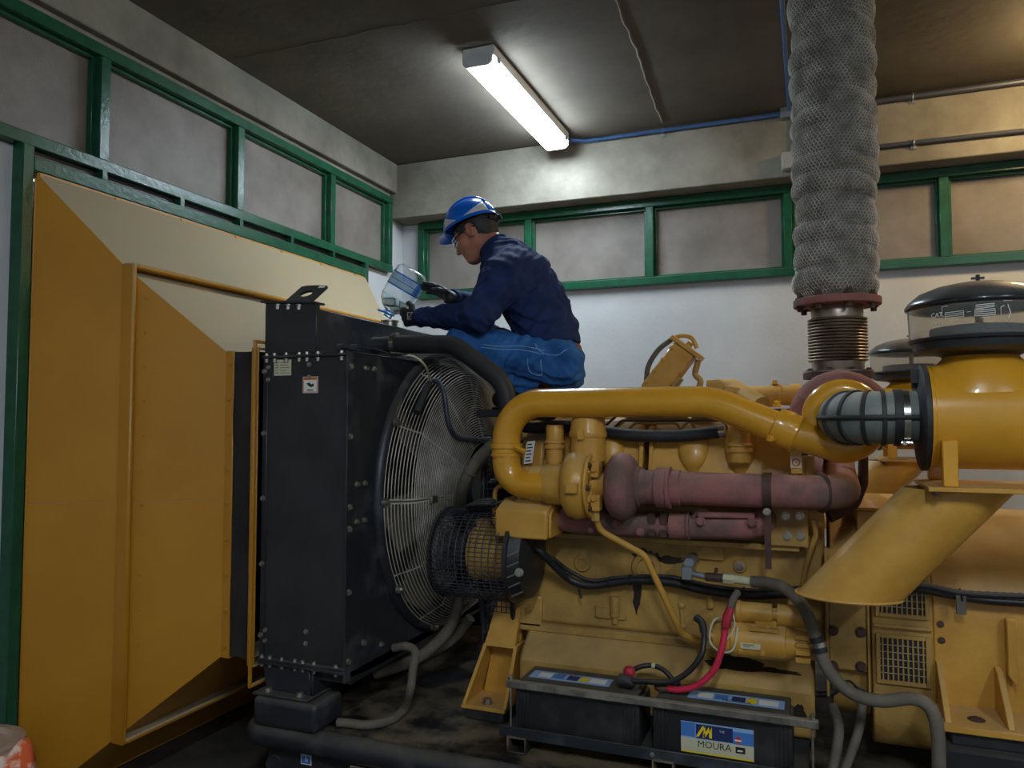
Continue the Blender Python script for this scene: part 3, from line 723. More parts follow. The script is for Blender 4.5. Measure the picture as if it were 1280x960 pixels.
# old grease round the plug and an oil patch on the pan under the starter
def smear(cx, cz, rx, rz, seed, y, m='grease', nrm=(0,-1,0), vert=(0,0,1)):
    rr = random.Random(seed); n_ = 26; u_ = V((1,0,0)); w_ = V(vert)
    P_ = [V((cx,y,cz))+u_*(rx*math.cos(2*PI*k/n_)*(0.75+0.45*rr.random()))+w_*(rz*math.sin(2*PI*k/n_)*(0.7+0.5*rr.random())) for k in range(n_)]
    MB().ext(P_, V(nrm)*0.0012).build('grease_stain', m, eng, smooth=0)
M['grease'] = mat('old_grease', srgb(34,28,22), 0.45, col2=srgb(52,42,28), nscale=20)
smear(-0.585,0.985,0.055,0.040,1,2.8592); smear(-0.50,0.99,0.05,0.014,2,2.8592); smear(-0.62,0.86,0.016,0.07,5,2.8592)
smear(-0.26,0.655,0.10,0.034,3,2.8085,nrm=(0,-0.62,0.78),vert=(0,0.78,0.62)); smear(-0.13,0.645,0.09,0.016,4,2.796,nrm=(0,-0.62,0.78),vert=(0,0.78,0.62)); smear(-0.06,0.53,0.022,0.035,6,2.7492)
# front timing case and lower bracket
fc = [(2.93,0.62),(2.93,1.18),(3.0,1.5),(3.48,1.5),(3.55,1.18),(3.55,0.62)]
exx(fc, -1.16, -1.05).build('front_cover', 'yellow_dirty', eng, bevel=0.01, seg=2)
MB().box(-1.10,-0.99,2.84,2.90,0.70,0.82).build('front_bracket', 'yellow_dirty', eng, bevel=0.006)
bolts([(-1.04,2.84,0.765)], (0,-1,0), eng, 0.011, 0.010, 'yellow_dirty')
# crank pulley and belts
pu = MB(); pu.lathe((-1.30,YC,0.86), (1,0,0), [(0,0),(0.10,0),(0.12,0.01),(0.12,0.03),(0.105,0.04),(0.12,0.05),(0.12,0.07),(0.105,0.08),(0.12,0.09),(0.12,0.11),(0,0.14)], 32); pu.build('crank_pulley', 'black', eng)
# cylinder heads of the near and the far bank
hd = [(2.98,1.20),(2.80,1.20),(2.735,1.25),(2.745,1.335),(2.79,1.455),(2.84,1.50),(3.02,1.52),(3.06,1.24)]
for (x0, x1) in ((-0.955,-0.572),(-0.548,-0.060)):
    for P_ in (hd, mir(hd)):
        h = exx(P_, x0, x1).build('cylinder_head', 'yellow', eng, bevel=0.012, seg=2)
exx([(2.80,1.20),(2.77,1.24),(2.80,1.42),(2.86,1.452),(3.05,1.46),(3.05,1.2)], -1.055, -0.962).build('front_housing', 'yellow', eng, bevel=0.012, seg=2)
# end lugs beside the joint of the heads and arched port bosses on the covers
for x in (-0.578,-0.542):
    b = MB(); b.bar((x,2.785,1.475),(x,2.738,1.30),0.016,0.03,up=(0,-1,0.3)); b.build('joint_lug', 'yellow', eng, bevel=0.003)
    bolts([(x,2.772,1.468)], (0,-1,0.3), eng, 0.010, 0.014, 'yellow')
def arch(x, z0=1.315, z1=1.465, r=0.052):
    """half-round port boss standing on the sloping cover face"""
    b = MB(); n = 12; rows = []
    for k in range(7):
        t = k/6; z = z0+(z1-z0)*t
        yb = 2.742+(max(z,1.335)-1.335)/0.12*0.045
        rr = r*(0.25+0.75*min(1.0, math.sin(min(t*1.9,1)*PI/2)))
        dep = 0.034*min(1.0, t*2.2+0.15)
        rows.append([(x+rr*math.cos(PI*j/n), yb-dep*math.sin(PI*j/n)+0.003, z) for j in range(n+1)])
    vs = [p for r_ in rows for p in r_]; m_ = n+1; fs = []
    for i in range(6):
        for j in range(n): fs.append((i*m_+j, (i+1)*m_+j, (i+1)*m_+j+1, i*m_+j+1))
    fs.append(tuple(range(m_))); fs.append(tuple(reversed(range(6*m_,7*m_))))
    b.add(vs, fs); return b.build('port_boss', 'yellow', eng, smooth=50)
for x in ((-0.696, 2.76, 1.399)[0], (-0.396, 2.76, 1.403)[0], (-0.237, 2.76, 1.364)[0]): arch(x)
for x in (-0.475,-0.22): MB().bar((x,2.741,1.268),(x,2.738,1.315),0.014,0.012,up=(0,-1,0)).build('rib', 'yellow', eng, bevel=0.003)
# inlet plenum in the valley with top rails
MB().box(-0.98,-0.02,3.04,3.44,1.30,1.545).build('inlet_plenum', 'rust', eng, bevel=0.02, seg=2)  # dark brown puts the shade behind the fuel lines into its colour
for x in (-0.78,-0.58,-0.38,-0.18):
    b = MB(); b.ext([(x-0.045,2.835,1.485),(x+0.045,2.835,1.485),(x+0.018,2.835,1.535),(x-0.018,2.835,1.535)], (0,0.08,0)); b.build('rocker_pedestal', 'yellow_dirty', eng, bevel=0.004)
# fuel lines on top
for i, (y_, z_, x0, x1) in enumerate(((2.805,1.500,-0.66,-0.30),(2.812,1.510,-0.64,-0.42),(2.822,1.523,-0.68,-0.16),(2.800,1.490,-0.61,-0.46),(2.828,1.530,-0.50,-0.12),(2.815,1.514,-0.40,-0.17))):
    MB().tube(fillet([(x0-0.045,y_-0.02,z_-0.045),(x0,y_,z_),(x1,y_,z_),(x1+0.025,y_,z_-0.04)], 0.02), 0.0052, 8).build('fuel_line', 'yellow_dirty' if i % 2 else 'rust', eng)
b = MB(); b.tube(smooth_path([(-0.952, 2.86, 1.48),(-0.915, 2.9, 1.524),(-0.864, 2.95, 1.537)]), 0.010, 8); b.tube(smooth_path([(-0.779, 2.9, 1.527),(-0.701, 2.88, 1.496),(-0.635, 2.86, 1.469)]), 0.010, 8); b.build('breather_line', 'yellow_dirty', eng)
for x in (-0.70,-0.60): 
    b = MB(); b.cyl((x,2.98,1.53),(x,2.98,1.575),0.018,n=10); b.cyl((x,2.98,1.575),(x,2.98,1.60),0.011,n=6); b.build('injector', 'galv', eng)
# oil filler neck and outlet necks
def neck(p0, p1, p2, r, name):
    h = p0[2]-p2[2]; hm = p1[2]-p2[2]
    b = MB(); b.lathe(p2, (0,0,1), [(r*0.98,0),(r*0.98,hm-0.012),(r*1.22,hm-0.012),(r*1.22,hm-0.002),(r*1.05,hm),(r*1.05,hm+0.006),(r*1.22,hm+0.008),(r*1.2,hm+0.014),(r,hm+0.018),(r,h-0.006),(r*0.92,h),(0,h)], 24)
    return b.build(name, 'yellow', eng)
neck((-0.886, 2.7, 1.484), (-0.886, 2.7, 1.41), (-0.887, 2.7, 1.334), 0.033, 'oil_filler')
neck((-0.234, 2.72, 1.483), (-0.235, 2.72, 1.406), (-0.236, 2.72, 1.358), 0.036, 'outlet_neck')
# label on the front housing
LP = V((-1.033, 2.765, 1.334)); lb = decal('data_plate', 'white', eng, LP, (1,0,0.10), (0.12,0.10,1), 0.034, 0.086, 0.004, 0.003)
for i in range(6): decal('label_line', 'black_print', lb, LP+V((0.005+0.0016*i,0.0013*i,0.008+i*0.0125)), (1,0,0.10), (0.12,0.10,1), 0.023-0.004*(i%2), 0.005, 0.0045, 0.0004)

# ---- turbocharger
YT = 2.64
CT = V(((-0.777, 2.64, 1.272)[0], YT, (-0.777, 2.64, 1.272)[2]))
b = MB(); x0 = CT.x
b.lathe((x0-0.055,YT,CT.z), (1,0,0), [(0.060,0.0),(0.085,0.004),(0.112,0.022),(0.122,0.05),(0.115,0.082),(0.098,0.100),(0.092,0.104),(0.060,0.104)], 40)
tb = b.build('turbocharger', 'yellow', eng, smooth=40)
tb['label'] = 'round compressor housing of the turbocharger'
MB().lathe((x0+0.045,YT,CT.z), (1,0,0), [(0.116,0),(0.116,0.010),(0.100,0.012),(0.100,0)], 36).build('rim', 'yellow', tb)
for k in range(8):
    a = 2*PI*k/8
    bolts([(x0+0.055,YT+0.105*math.cos(a),CT.z+0.105*math.sin(a))], (1,0,0), tb, 0.008, 0.010, 'rust')
b = MB()
for k in range(10):
    a = 2*PI*k/10; b.bar((x0+0.045,YT+0.03*math.cos(a),CT.z+0.03*math.sin(a)),(x0+0.050,YT+0.09*math.cos(a),CT.z+0.09*math.sin(a)),0.012,0.02,up=(1,0,0))
b.build('backplate_rib', 'yellow', tb, bevel=0.002)
b = MB(); b.lathe((x0-0.195,YT,CT.z), (1,0,0), [(0.052,0),(0.058,0.0),(0.058,0.015),(0.064,0.02),(0.064,0.065),(0.069,0.07),(0.069,0.075),(0.072,0.08),(0.074,0.14),(0.066,0.145)], 32); b.build('inlet_cone', 'yellow', tb)
MB().box(x0-0.012,x0+0.03,YT-0.135,YT-0.11,CT.z-0.02,CT.z+0.015).build('name_boss', 'yellow', tb, bevel=0.003)
b = MB(); b.cyl((x0+0.045,YT,CT.z),(x0+0.115,YT,CT.z),0.042,n=20); b.box(x0+0.055,x0+0.09,YT-0.06,YT-0.02,CT.z-0.085,CT.z-0.03); b.box(x0+0.055,x0+0.085,YT-0.055,YT,CT.z+0.03,CT.z+0.085); b.build('bearing_housing', 'yellow', tb, bevel=0.004)
bolts([(x0+0.07,YT-0.06,CT.z-0.04),(x0+0.07,YT-0.055,CT.z+0.06)], (0,-1,0), tb, 0.010, 0.012, 'yellow')
b = MB(); b.cyl((x0+0.068,YT-0.03,CT.z-0.085),(x0+0.068,YT-0.03,CT.z-0.12),0.016,n=6); b.build('oil_fitting', 'yellow_dirty', tb)
# outlet of the compressor going up
b = MB(); b.lathe((x0+0.025,YT+0.03,CT.z+0.085), (0,0,1), [(0.064,0),(0.062,0.065),(0.062,0.082),(0.066,0.084),(0.068,0.095),(0.066,0.104),(0.063,0.112),(0.060,0.145),(0.048,0.165),(0.046,0.225)], 28); ou = b.build('outlet_neck', 'yellow', tb)
MB().box(x0+0.005,x0+0.03,YT-0.045,YT-0.03,CT.z+0.160,CT.z+0.195).build('clamp_lug', 'yellow', tb, bevel=0.002)
# turbine side, oxidised
b = MB(); xt = x0+0.105
b.lathe((xt,YT,CT.z), (1,0,0), [(0.05,0.0),(0.085,0.003),(0.105,0.018),(0.116,0.045),(0.113,0.072),(0.098,0.090),(0.080,0.098),(0.068,0.104),(0.070,0.112),(0.062,0.118),(0.062,0.135)], 36)
tv = b.build('turbine_housing', 'maroon', tb, smooth=45); tv['label'] = 'oxidised red-brown turbine housing'
b = MB(); b.lathe((xt+0.13,YT,CT.z), (1,0,0), [(0.05,0),(0.058,0),(0.058,0.035),(0.067,0.04),(0.067,0.075),(0.071,0.078),(0.071,0.088),(0.060,0.092),(0.060,0.12),(0.052,0.125)], 30); b.build('outlet_spool', 'maroon', tb)
# exhaust pipe from the turbine to the stack
xe = xt+0.24
ex = MB(); ex.tube(fillet([(xe,YT,CT.z),((-0.067, 2.64, 1.278)[0],YT,CT.z-0.002),(0.085,YT+0.02,CT.z-0.002),(0.09,YC,CT.z+0.05),(0.09,YC,1.655)], [0.2,0.17,0.12], 10), 0.055, 22)
exp_ = ex.build('exhaust_pipe', 'maroon', eng, smooth=60)
MB().torus((0.02,YT+0.02,CT.z-0.002), (1,0.5,0), 0.056, 0.009, 24, 8).build('weld_collar', 'rust', exp_)
xs_ = (-0.142, 2.58, 1.281)[0]
b = MB(); b.lathe((xs_-0.014,YT,CT.z), (1,0,0), [(0.0555,0),(0.059,0),(0.059,0.028),(0.0555,0.028)], 28); b.build('strap', 'rust', exp_)
b = MB(); b.bar((xs_,YT-0.02,CT.z-0.05),(xs_,YT-0.01,CT.z-0.25),0.02,0.004,up=(0,-1,0)); b.build('strap_bracket', 'rust', exp_); bolts([(xs_,YT-0.055,CT.z-0.062)], (0,-1,0), exp_, 0.009, 0.010)
# mirrored far-side riser joins under the stack
fr_ = MB(); fr_.tube(fillet([(-0.35,2*YC-YT,CT.z),(0.085,2*YC-YT,CT.z),(0.09,YC+0.02,CT.z+0.05),(0.09,YC,1.60)], 0.14, 8), 0.055, 16); fr_.build('exhaust_pipe', 'maroon', eng)
b = MB(); b.lathe((0.093,YC,1.50), (0,0,1), [(0.07,0),(0.085,0.05),(0.095,0.11),(0.105,0.165)], 28); b.build('exhaust_collector', 'rust', eng)
# heat-darkened elbow seen beside the inlet scroll
sc_c = V(((0.099, 2.66, 1.504)[0], 2.75, (0.099, 2.66, 1.504)[2]))
b = MB(); pth = [(sc_c.x-0.015+0.112*math.cos(a), sc_c.y, sc_c.z+0.112*math.sin(a)) for a in [PI*1.2-PI*1.1*k/16 for k in range(17)]]
b.tube(pth, 0.05, 14); b.build('exhaust_elbow', 'maroon', eng)
# exhaust manifold below the turbine
ym = 2.73
b = MB(); b.tube([(-0.888, 2.73, 1.138),(-0.817, 2.73, 1.129),(-0.461, 2.73, 1.129)], 0.044, 16); mf = b.build('exhaust_manifold', 'maroon', eng, smooth=50)
b = MB(); b.lathe((-0.469, 2.71, 1.134), (1,0,0.03), [(0.03,0),(0.046,0.0),(0.046,0.055),(0.050,0.06),(0.050,0.068),(0.04,0.07)], 24); b.build('manifold_sleeve', 'maroon', mf)
b = MB(); pa = V((-0.403, 2.71, 1.132)); pe = V((-0.202, 2.71, 1.142)); b.tube(fillet([pa, pe, (pe.x+0.045,pe.y+0.05,pe.z+0.02),(pe.x+0.03,pe.y+0.12,pe.z+0.03)], 0.05, 8), 0.041, 20); b.build('manifold_runner', 'maroon', mf, smooth=60)
b = MB(); b.bar((-0.371, 2.675, 1.181), (-0.184, 2.675, 1.187), 0.016, 0.020); b.build('heat_bar', 'maroon', mf, bevel=0.003)
b = MB(); b.tube(smooth_path([(-0.389, 2.69, 1.165),(-0.366, 2.68, 1.195),(-0.334, 2.68, 1.191)]), 0.008, 8); b.build('heat_bar_lug', 'maroon', mf)
bolts([(-0.359, 2.668, 1.159),(-0.194, 2.668, 1.164)], (0,-1,0), mf, 0.012, 0.020, 'maroon')
bolts([(-0.85, 2.69, 1.167),(-0.744, 2.685, 1.11),(-0.655, 2.683, 1.134),(-0.57, 2.685, 1.11)], (0,-1,0), mf, 0.011, 0.014, 'maroon')
for (p, q) in (((-0.531, 2.7, 1.18), (-0.531, 2.7, 1.096)), ((-0.489, 2.7, 1.182), (-0.49, 2.7, 1.093))):
    MB().bar(p, q, 0.03, 0.025, up=(0,-1,0)).build('manifold_flange', 'rust', mf, bevel=0.003)

# ---- charge air pipe: U-bend at the turbo, long run, scroll at the rubber hose
YP = 2.62
pp = [(-0.891, 2.62, 1.27), (-1.048, 2.62, 1.271), (-1.048, 2.62, 1.563), (-0.312, 2.62, 1.563), (-0.075, 2.6, 1.463), (0.085,2.612,1.416)]
path = fillet(pp, [0.115,0.135,0.30,0.25], 12)
ap = MB().tube(path, 0.0515, 24).build('charge_air_pipe', 'yellow_clean', eng, smooth=60)
ap['label'] = 'thick glossy yellow air pipe'
for (c_, ax_) in (((-1.048, 2.62, 1.393), (0,0,1)),):
    b = MB(); b.lathe((c_[0],c_[1],c_[2]-0.024), ax_, [(0.052,0),(0.057,0.0),(0.057,0.012),(0.053,0.015),(0.053,0.028),(0.059,0.030),(0.059,0.046),(0.052,0.048)], 28); b.build('pipe_clamp', 'yellow_clean', ap)
    b = MB(); b.cyl((c_[0]+0.045,c_[1]-0.035,c_[2]+0.012),(c_[0]+0.085,c_[1]-0.030,c_[2]-0.005),0.010,n=6); b.build('clamp_bolt', 'yellow_clean', ap)
d_ = (V((-0.075, 2.6, 1.463))-V((-0.312, 2.62, 1.563))).normalized(); c_ = V((-0.116, 2.604, 1.484))
b = MB(); b.lathe(c_, d_, [(0.052,0),(0.062,0.004),(0.064,0.05),(0.060,0.058),(0.060,0.075),(0.052,0.08)], 28); b.build('pipe_sleeve', 'yellow_clean', ap)
bolts([c_+V((0.01,-0.02,0.062)), c_+V((-0.01,-0.05,-0.045))], (0,-0.3,1), ap, 0.011, 0.016, 'yellow_clean')
# scroll ring that takes the rubber hose
rc = V((0.088,2.60,1.506))
pth = [(rc.x+0.090*math.cos(a), rc.y+0.012, rc.z+0.090*math.sin(a)) for a in [-PI/2-0.15+PI*1.8*k/28 for k in range(29)]]
b = MB(); b.tube(pth, [0.050-0.016*min(1,k/12) for k in range(29)], 16); b.build('inlet_scroll', 'yellow_clean', ap, smooth=60)
b = MB(); b.lathe((rc.x,rc.y+0.03,rc.z), (0,-1,0), [(0.001,0),(0.10,0.0),(0.10,0.02),(0.07,0.03)], 28); b.build('scroll_back', 'yellow_clean', ap)
# bracket with a pictogram under the sleeve
br = MB().bar((-0.055, 2.66, 1.424), (-0.052, 2.66, 1.328), 0.036, 0.012, up=(0,-1,0)).build('pipe_bracket', 'yellow', eng, bevel=0.002)
c_ = V((-0.054, 2.652, 1.365)); decal('pictogram', 'cream_print', br, (c_.x-0.017,c_.y,c_.z-0.018), (1,0,0), (0,0,1), 0.034, 0.036, 0.002, 0.001)
b = MB(); b.torus((c_.x,c_.y-0.0025,c_.z), (0,1,0), 0.011, 0.0016, 18, 4); b.bar((c_.x-0.008,c_.y-0.0025,c_.z+0.008),(c_.x+0.008,c_.y-0.0025,c_.z-0.008),0.002,0.002); b.build('pictogram_ink', 'red_print', br)
b = MB(); b.cyl((-0.018, 2.72, 1.383),(-0.019, 2.72, 1.278),0.022,n=10); b.cyl((-0.037, 2.7, 1.37),(-0.039, 2.7, 1.292),0.012,n=8); b.build('rear_column', 'yellow_dirty', eng)

# far-bank air pipe and clamp
b = MB(); b.tube(fillet([(-0.95,3.86,1.618),(-0.05,3.86,1.618),(0.08,3.86,1.60)],0.1), 0.047, 20); fp = b.build('charge_air_pipe', 'yellow', eng)
for x in (-0.19,-0.10):
    b = MB(); b.lathe((x,3.86,1.618), (1,0,0), [(0.047,0),(0.055,0.0),(0.055,0.05),(0.047,0.052)], 24); b.build('pipe_clamp', 'yellow', fp)
bolts([(-0.165,3.84,1.67)], (0,0,1), fp, 0.012, 0.02, 'yellow')
b = MB(); b.tube(fillet([(-0.409, 3.3, 1.619),(-0.311, 3.3, 1.625),(-0.195, 3.2, 1.549)],0.05), 0.05, 16); b.build('crossover_pipe', 'yellow', eng)
b = MB(); b.bar((-0.338, 3.25, 1.63),(-0.26, 3.25, 1.616),0.05,0.03); b.build('crossover_cap', 'yellow', eng, bevel=0.004)

# ---- junction box of the water pump side
bx_ = MB(); xL, xR_ = (-1.086, 2.66, 1.101)[0], (-0.886, 2.66, 1.111)[0]
bx_.ext([(xL,2.60,1.075),(xL,2.60,1.175),(xL+0.015,2.66,1.215),(xL+0.015,2.80,1.215),(xL,2.80,1.075)], (xR_-xL,0,0)); tbx = bx_.build('front_box', 'yellow', eng, bevel=0.008, seg=2)
MB().ext([(xR_+0.001,2.61,1.082),(xR_+0.001,2.61,1.165),(xR_+0.001,2.66,1.20),(xR_+0.001,2.79,1.20),(xR_+0.001,2.79,1.082)], (0.012,0,0)).build('box_cover', 'yellow', tbx, bevel=0.004)
b = MB(); c_ = V((-0.963, 2.66, 1.18)); b.ext([(c_.x-0.055,2.63,1.20),(c_.x+0.05,2.63,1.20),(c_.x+0.035,2.66,1.285),(c_.x-0.03,2.66,1.285)], (0,0.03,0)); b.build('support_plate', 'yellow_dirty', tbx, bevel=0.003)
bolts([(c_.x-0.035,2.63,1.222)], (0,-1,0), tbx, 0.008, 0.008, 'yellow_dirty')
bolts([(-0.932, 2.6, 1.25)], (0.4,-1,0), tbx, 0.014, 0.018, 'yellow')
b = MB(); b.tube(fillet([(-1.065, 2.72, 1.257),(-1.134, 2.72, 1.249),(-1.129, 2.7, 1.124),(-1.103, 2.7, 1.071)],0.03), 0.009, 8); b.build('bypass_line', 'yellow', eng)
b = MB(); b.tube(fillet([(-1.113, 2.8, 1.361),(-1.157, 2.8, 1.339),(-1.15, 2.8, 1.267)],0.03), 0.018, 10); b.build('pump_fitting', 'yellow_dirty', eng)
# oil drain pipe of the turbo
b = MB(); b.tube(fillet([(-0.711, 2.62, 1.181),(-0.708, 2.64, 1.117),(-0.557, 2.7, 1.028),(-0.442, 2.76, 0.751),(-0.376, 2.8, 0.719)], [0.06,0.05,0.06]), 0.0115, 12); b.build('oil_pipe', 'yellow', eng, smooth=60)
b = MB(); b.tube(fillet([(-0.007, 2.78, 1.167),(0.003, 2.78, 1.12),(-0.029, 2.8, 1.016),(-0.044, 2.82, 0.931)], 0.04), 0.009, 8); b.build('oil_pipe', 'yellow_dirty', eng)

b = MB(); b.tube(fillet([(0.16, 2.92, 1.438),(0.156, 2.9, 1.283),(0.126, 2.88, 1.21),(0.044, 2.84, 1.173)], 0.05), 0.017, 10); b.build('rear_line', 'rust', eng, smooth=60)
b = MB(); b.tube([(0.111, 2.87, 1.205),(0.044, 2.84, 1.173)], 0.022, 8); b.build('line_union', 'rust', eng)
# ---- gusseted engine foot
ft = MB(); 
xa, xb = -1.245, -1.105
ft.box(xa-0.03,xb+0.01,2.72,2.90,0.400,0.415); foot = ft.build('engine_foot', 'yellow', eng, bevel=0.002)
MB().ext([(xa-0.005,2.88,0.415),(xb,2.88,0.415),(-1.075,2.88,0.835),(-1.165,2.88,0.835)], (0,0.03,0)).build('back_plate', 'yellow', foot, bevel=0.002)
MB().ext([(-1.215,2.80,0.62),(-1.085,2.80,0.62),(-1.075,2.86,0.84),(-1.165,2.86,0.84)], (0,0.03,0)).build('upper_plate', 'yellow', foot, bevel=0.002)
for (x, xt_) in ((xa-0.028,-1.215),(xb,-1.089)):
    MB().hexa([(x,2.725,0.415),(x+0.014,2.725,0.415),(x+0.014,2.90,0.415),(x,2.90,0.415),(xt_,2.80,0.63),(xt_+0.014,2.80,0.63),(xt_+0.014,2.90,0.63),(xt_,2.90,0.63)]).build('gusset', 'yellow', foot, bevel=0.001)
bolts([(-1.185,2.765,0.415)], (0,0,1), foot, 0.016, 0.02)
MB().box(xa-0.02,xb,2.73,2.90,0.36,0.40).build('rubber_pad', 'rubber', foot, bevel=0.003)

# ---- charging alternator inside its wire drum, and belt guard
ca = V((-1.181, 2.73, 0.99)); YA = 2.73
xg0, xg1, rg = (-1.338, 2.73, 0.98)[0], (-1.043, 2.73, 0.999)[0], 0.166
al = MB(); al.cyl((xg0+0.12,YA,ca.z+0.005),(xg1-0.03,YA,ca.z+0.005),0.098,n=28); al.lathe((xg1-0.03,YA,ca.z+0.005),(1,0,0),[(0.098,0),(0.07,0.02),(0,0.02)],24)
alt = al.build('charging_alternator', 'yellow_dirty', eng)
b = MB()
for k in range(14):
    x = xg0+0.13+k*0.009; b.torus((x,YA,ca.z+0.005),(1,0,0),0.098,0.0022,24,4)
b.build('cooling_fins', 'yellow_dirty', alt)
b = MB(); b.box(xg0+0.14,xg0+0.20,YA-0.05,YA+0.05,ca.z+0.09,ca.z+0.135); b.build('terminal_block', 'yellow_dirty', alt, bevel=0.004)
b = MB(); b.cyl((xg0+0.06,YA,ca.z),(xg0+0.10,YA,ca.z),0.07,n=24); b.build('pulley', 'black', alt)
gd = MB(); nr, nl = 12, 64
for i in range(nr):
    x = xg0+(xg1-xg0)*i/(nr-1); gd.torus((x,YA,ca.z),(1,0,0),rg,0.0022,48,4)
for k in range(nl):
    a = 2*PI*k/nl; gd.tube([(xg0,YA+rg*math.cos(a),ca.z+rg*math.sin(a)),(xg1,YA+rg*math.cos(a),ca.z+rg*math.sin(a))],0.0018,4,caps=False)
gdo = gd.build('drum_guard', 'dark_wire', eng, smooth=60); gdo['label'] = 'dark wire mesh drum guard'
for x in (xg0,):
    b = MB(); b.lathe((x-0.006,YA,ca.z),(1,0,0),[(0.142,0),(0.170,0.0),(0.173,0.012),(0.166,0.014),(0.142,0.006)],48); b.build('drum_rim', 'black', gdo)
b = MB()
for i in range(1,7): b.torus((xg0,YA,ca.z),(1,0,0),0.15*i/6.5,0.002,36,4)
for k in range(12): a = 2*PI*k/12; b.tube([(xg0,YA+0.02*math.cos(a),ca.z+0.02*math.sin(a)),(xg0,YA+0.155*math.cos(a),ca.z+0.155*math.sin(a))],0.002,4)
b.build('drum_face', 'dark_wire', gdo)
# ribbed end cover
b = MB(); b.lathe((xg1,YA,ca.z),(1,0,0),[(0.150,0),(0.171,0.0),(0.171,0.014),(0.160,0.016),(0.150,0.058),(0.11,0.072),(0,0.072)],40); ec = b.build('drum_cover', 'black', gdo)
b = MB()
for k in range(7):
    z = ca.z-0.115+k*0.038; y_ = math.sqrt(max(0.158**2-(z-ca.z)**2,0)); b.tube([(xg1+0.016,YA-y_-0.002,z-0.012),(xg1+0.058,YA-math.sqrt(max(0.150**2-(z+0.008-ca.z)**2,0))-0.001,z+0.008)],0.0035,6)
b.build('cover_rib', 'grey_hose', gdo)
bolts([(xg1+0.06,YA-0.15,ca.z-0.03)], (0.4,-1,0), gdo, 0.012, 0.012)
# belt guard: black framed mesh in front of the pulleys
bg = MB(); xg = -1.235
outl = [(2.86,0.62),(2.82,0.80),(2.84,1.30),(2.92,1.42),(3.30,1.44),(3.62,1.30),(3.64,0.80),(3.55,0.60)]
ppts = [(xg,y,z) for y,z in outl]
bg.tube(fillet(ppts+[ppts[0]],0.05), 0.012, 8); bgo = bg.build('belt_guard', 'black', eng)
bg = MB(); bg.tube(fillet([(p[0]+0.13,p[1],p[2]) for p in ppts+[ppts[0]]],0.05), 0.010, 8); bg.build('guard_frame', 'black', bgo)
bg = MB()
for k in range(40):
    z = 0.62+k*0.021; 
    bg.tube([(xg,2.85,z),(xg,3.62,z)],0.0018,4,caps=False); bg.tube([(xg,2.835,z),(xg+0.13,2.835,z)],0.0018,4,caps=False)
for k in range(38):
    y_ = 2.85+k*0.0205; bg.tube([(xg,y_,0.62),(xg,y_,1.42)],0.0018,4,caps=False)
for k in range(7): bg.tube([(xg+0.02*k,2.835,0.62),(xg+0.02*k,2.835,1.40)],0.0018,4,caps=False)
bg.build('guard_mesh', 'dark_wire', bgo)
MB().box(xg-0.004,xg+0.004,2.82,3.60,1.195,1.245).build('guard_bar', 'black', bgo, bevel=0.002)
bolts([(xg-0.004,2.86,1.22),(xg-0.004,2.98,1.22)], (-1,-0.6,0), bgo, 0.011, 0.012)
b = MB(); b.lathe((-1.25,YC,1.18),(1,0,0),[(0,-0.12),(0.055,-0.12),(0.055,0.0),(0.13,0.0),(0.13,0.08),(0,0.08)],32); b.build('fan_pulley', 'black', eng)

# ---- starter motor
ys = 2.68
sa, sb_ = V((-0.31, 2.68, 0.782)), V((-0.047, 2.68, 0.801))
b = MB(); rs = 0.057; z_ = 0.778
b.lathe((-0.31,ys,z_), (1,0,0), [(0,-0.012),(0.045,-0.012),(0.053,0.0),(0.053,0.045),(rs,0.047),(rs,0.215),(0.052,0.217),(0.044,0.245),(0.044,0.29),(0,0.29)], 28)
st = b.build('starter_motor', 'yellow', eng, smooth=40)
b = MB(); b.lathe((-0.235,ys+0.005,z_+0.088), (1,0,0), [(0,-0.015),(0.036,-0.012),(0.036,0.0),(0.033,0.002),(0.033,0.10),(0.020,0.10),(0.020,0.115),(0.035,0.116),(0.035,0.20),(0,0.2)], 22); b.build('solenoid', 'yellow', st)
b = MB(); b.box(-0.19,-0.12,ys-0.02,ys+0.03,z_+0.045,z_+0.07); b.build('solenoid_saddle', 'yellow', st, bevel=0.003)
dp = decal('rating_plate', 'cream_print', st, (-0.232,ys-rs-0.001,z_-0.014), (1,0,0), (0,0,1), 0.062, 0.018, 0.003, 0.003)
for i in range(2): decal('label_line', 'black_print', dp, (-0.224,ys-rs-0.001,z_-0.008+i*0.006), (1,0,0), (0,0,1), 0.036-0.014*(1-i), 0.002, 0.0035, 0.0004)
bolts([(-0.232,ys-rs+0.006,z_-0.026),(-0.165,ys-rs+0.006,z_-0.026)], (0,-1,-0.3), st, 0.007, 0.006, 'yellow')
MB().box(-0.205,-0.115,ys-0.05,ys-0.01,z_+0.040,z_+0.052).build('strap_plate', 'yellow', st, bevel=0.002)
bolts([(-0.19,ys-0.04,z_+0.052),(-0.15,ys-0.04,z_+0.052)], (0,-0.6,1), st, 0.007, 0.006, 'yellow')
for i in range(4): MB().box(-0.065,-0.02,ys-0.052,ys-0.03,z_-0.045+i*0.024,z_-0.030+i*0.024).build('nose_rib', 'yellow', st, bevel=0.002)
b = MB(); b.tube(smooth_path([(-0.27,ys-0.02,z_+0.07),(-0.315,ys-0.05,z_+0.065),(-0.33,ys-0.05,z_),(-0.30,ys-0.06,z_-0.03),(-0.255,ys-0.065,z_-0.02),(-0.24,ys-0.05,z_+0.05)]), 0.0035, 6)
b.tube(smooth_path([(-0.265,ys-0.02,z_+0.11),(-0.25,ys-0.045,z_+0.06),(-0.265,ys-0.06,z_+0.02),(-0.30,ys-0.05,z_-0.02)]), 0.003, 6); b.build('starter_wires', 'cream_print', st)
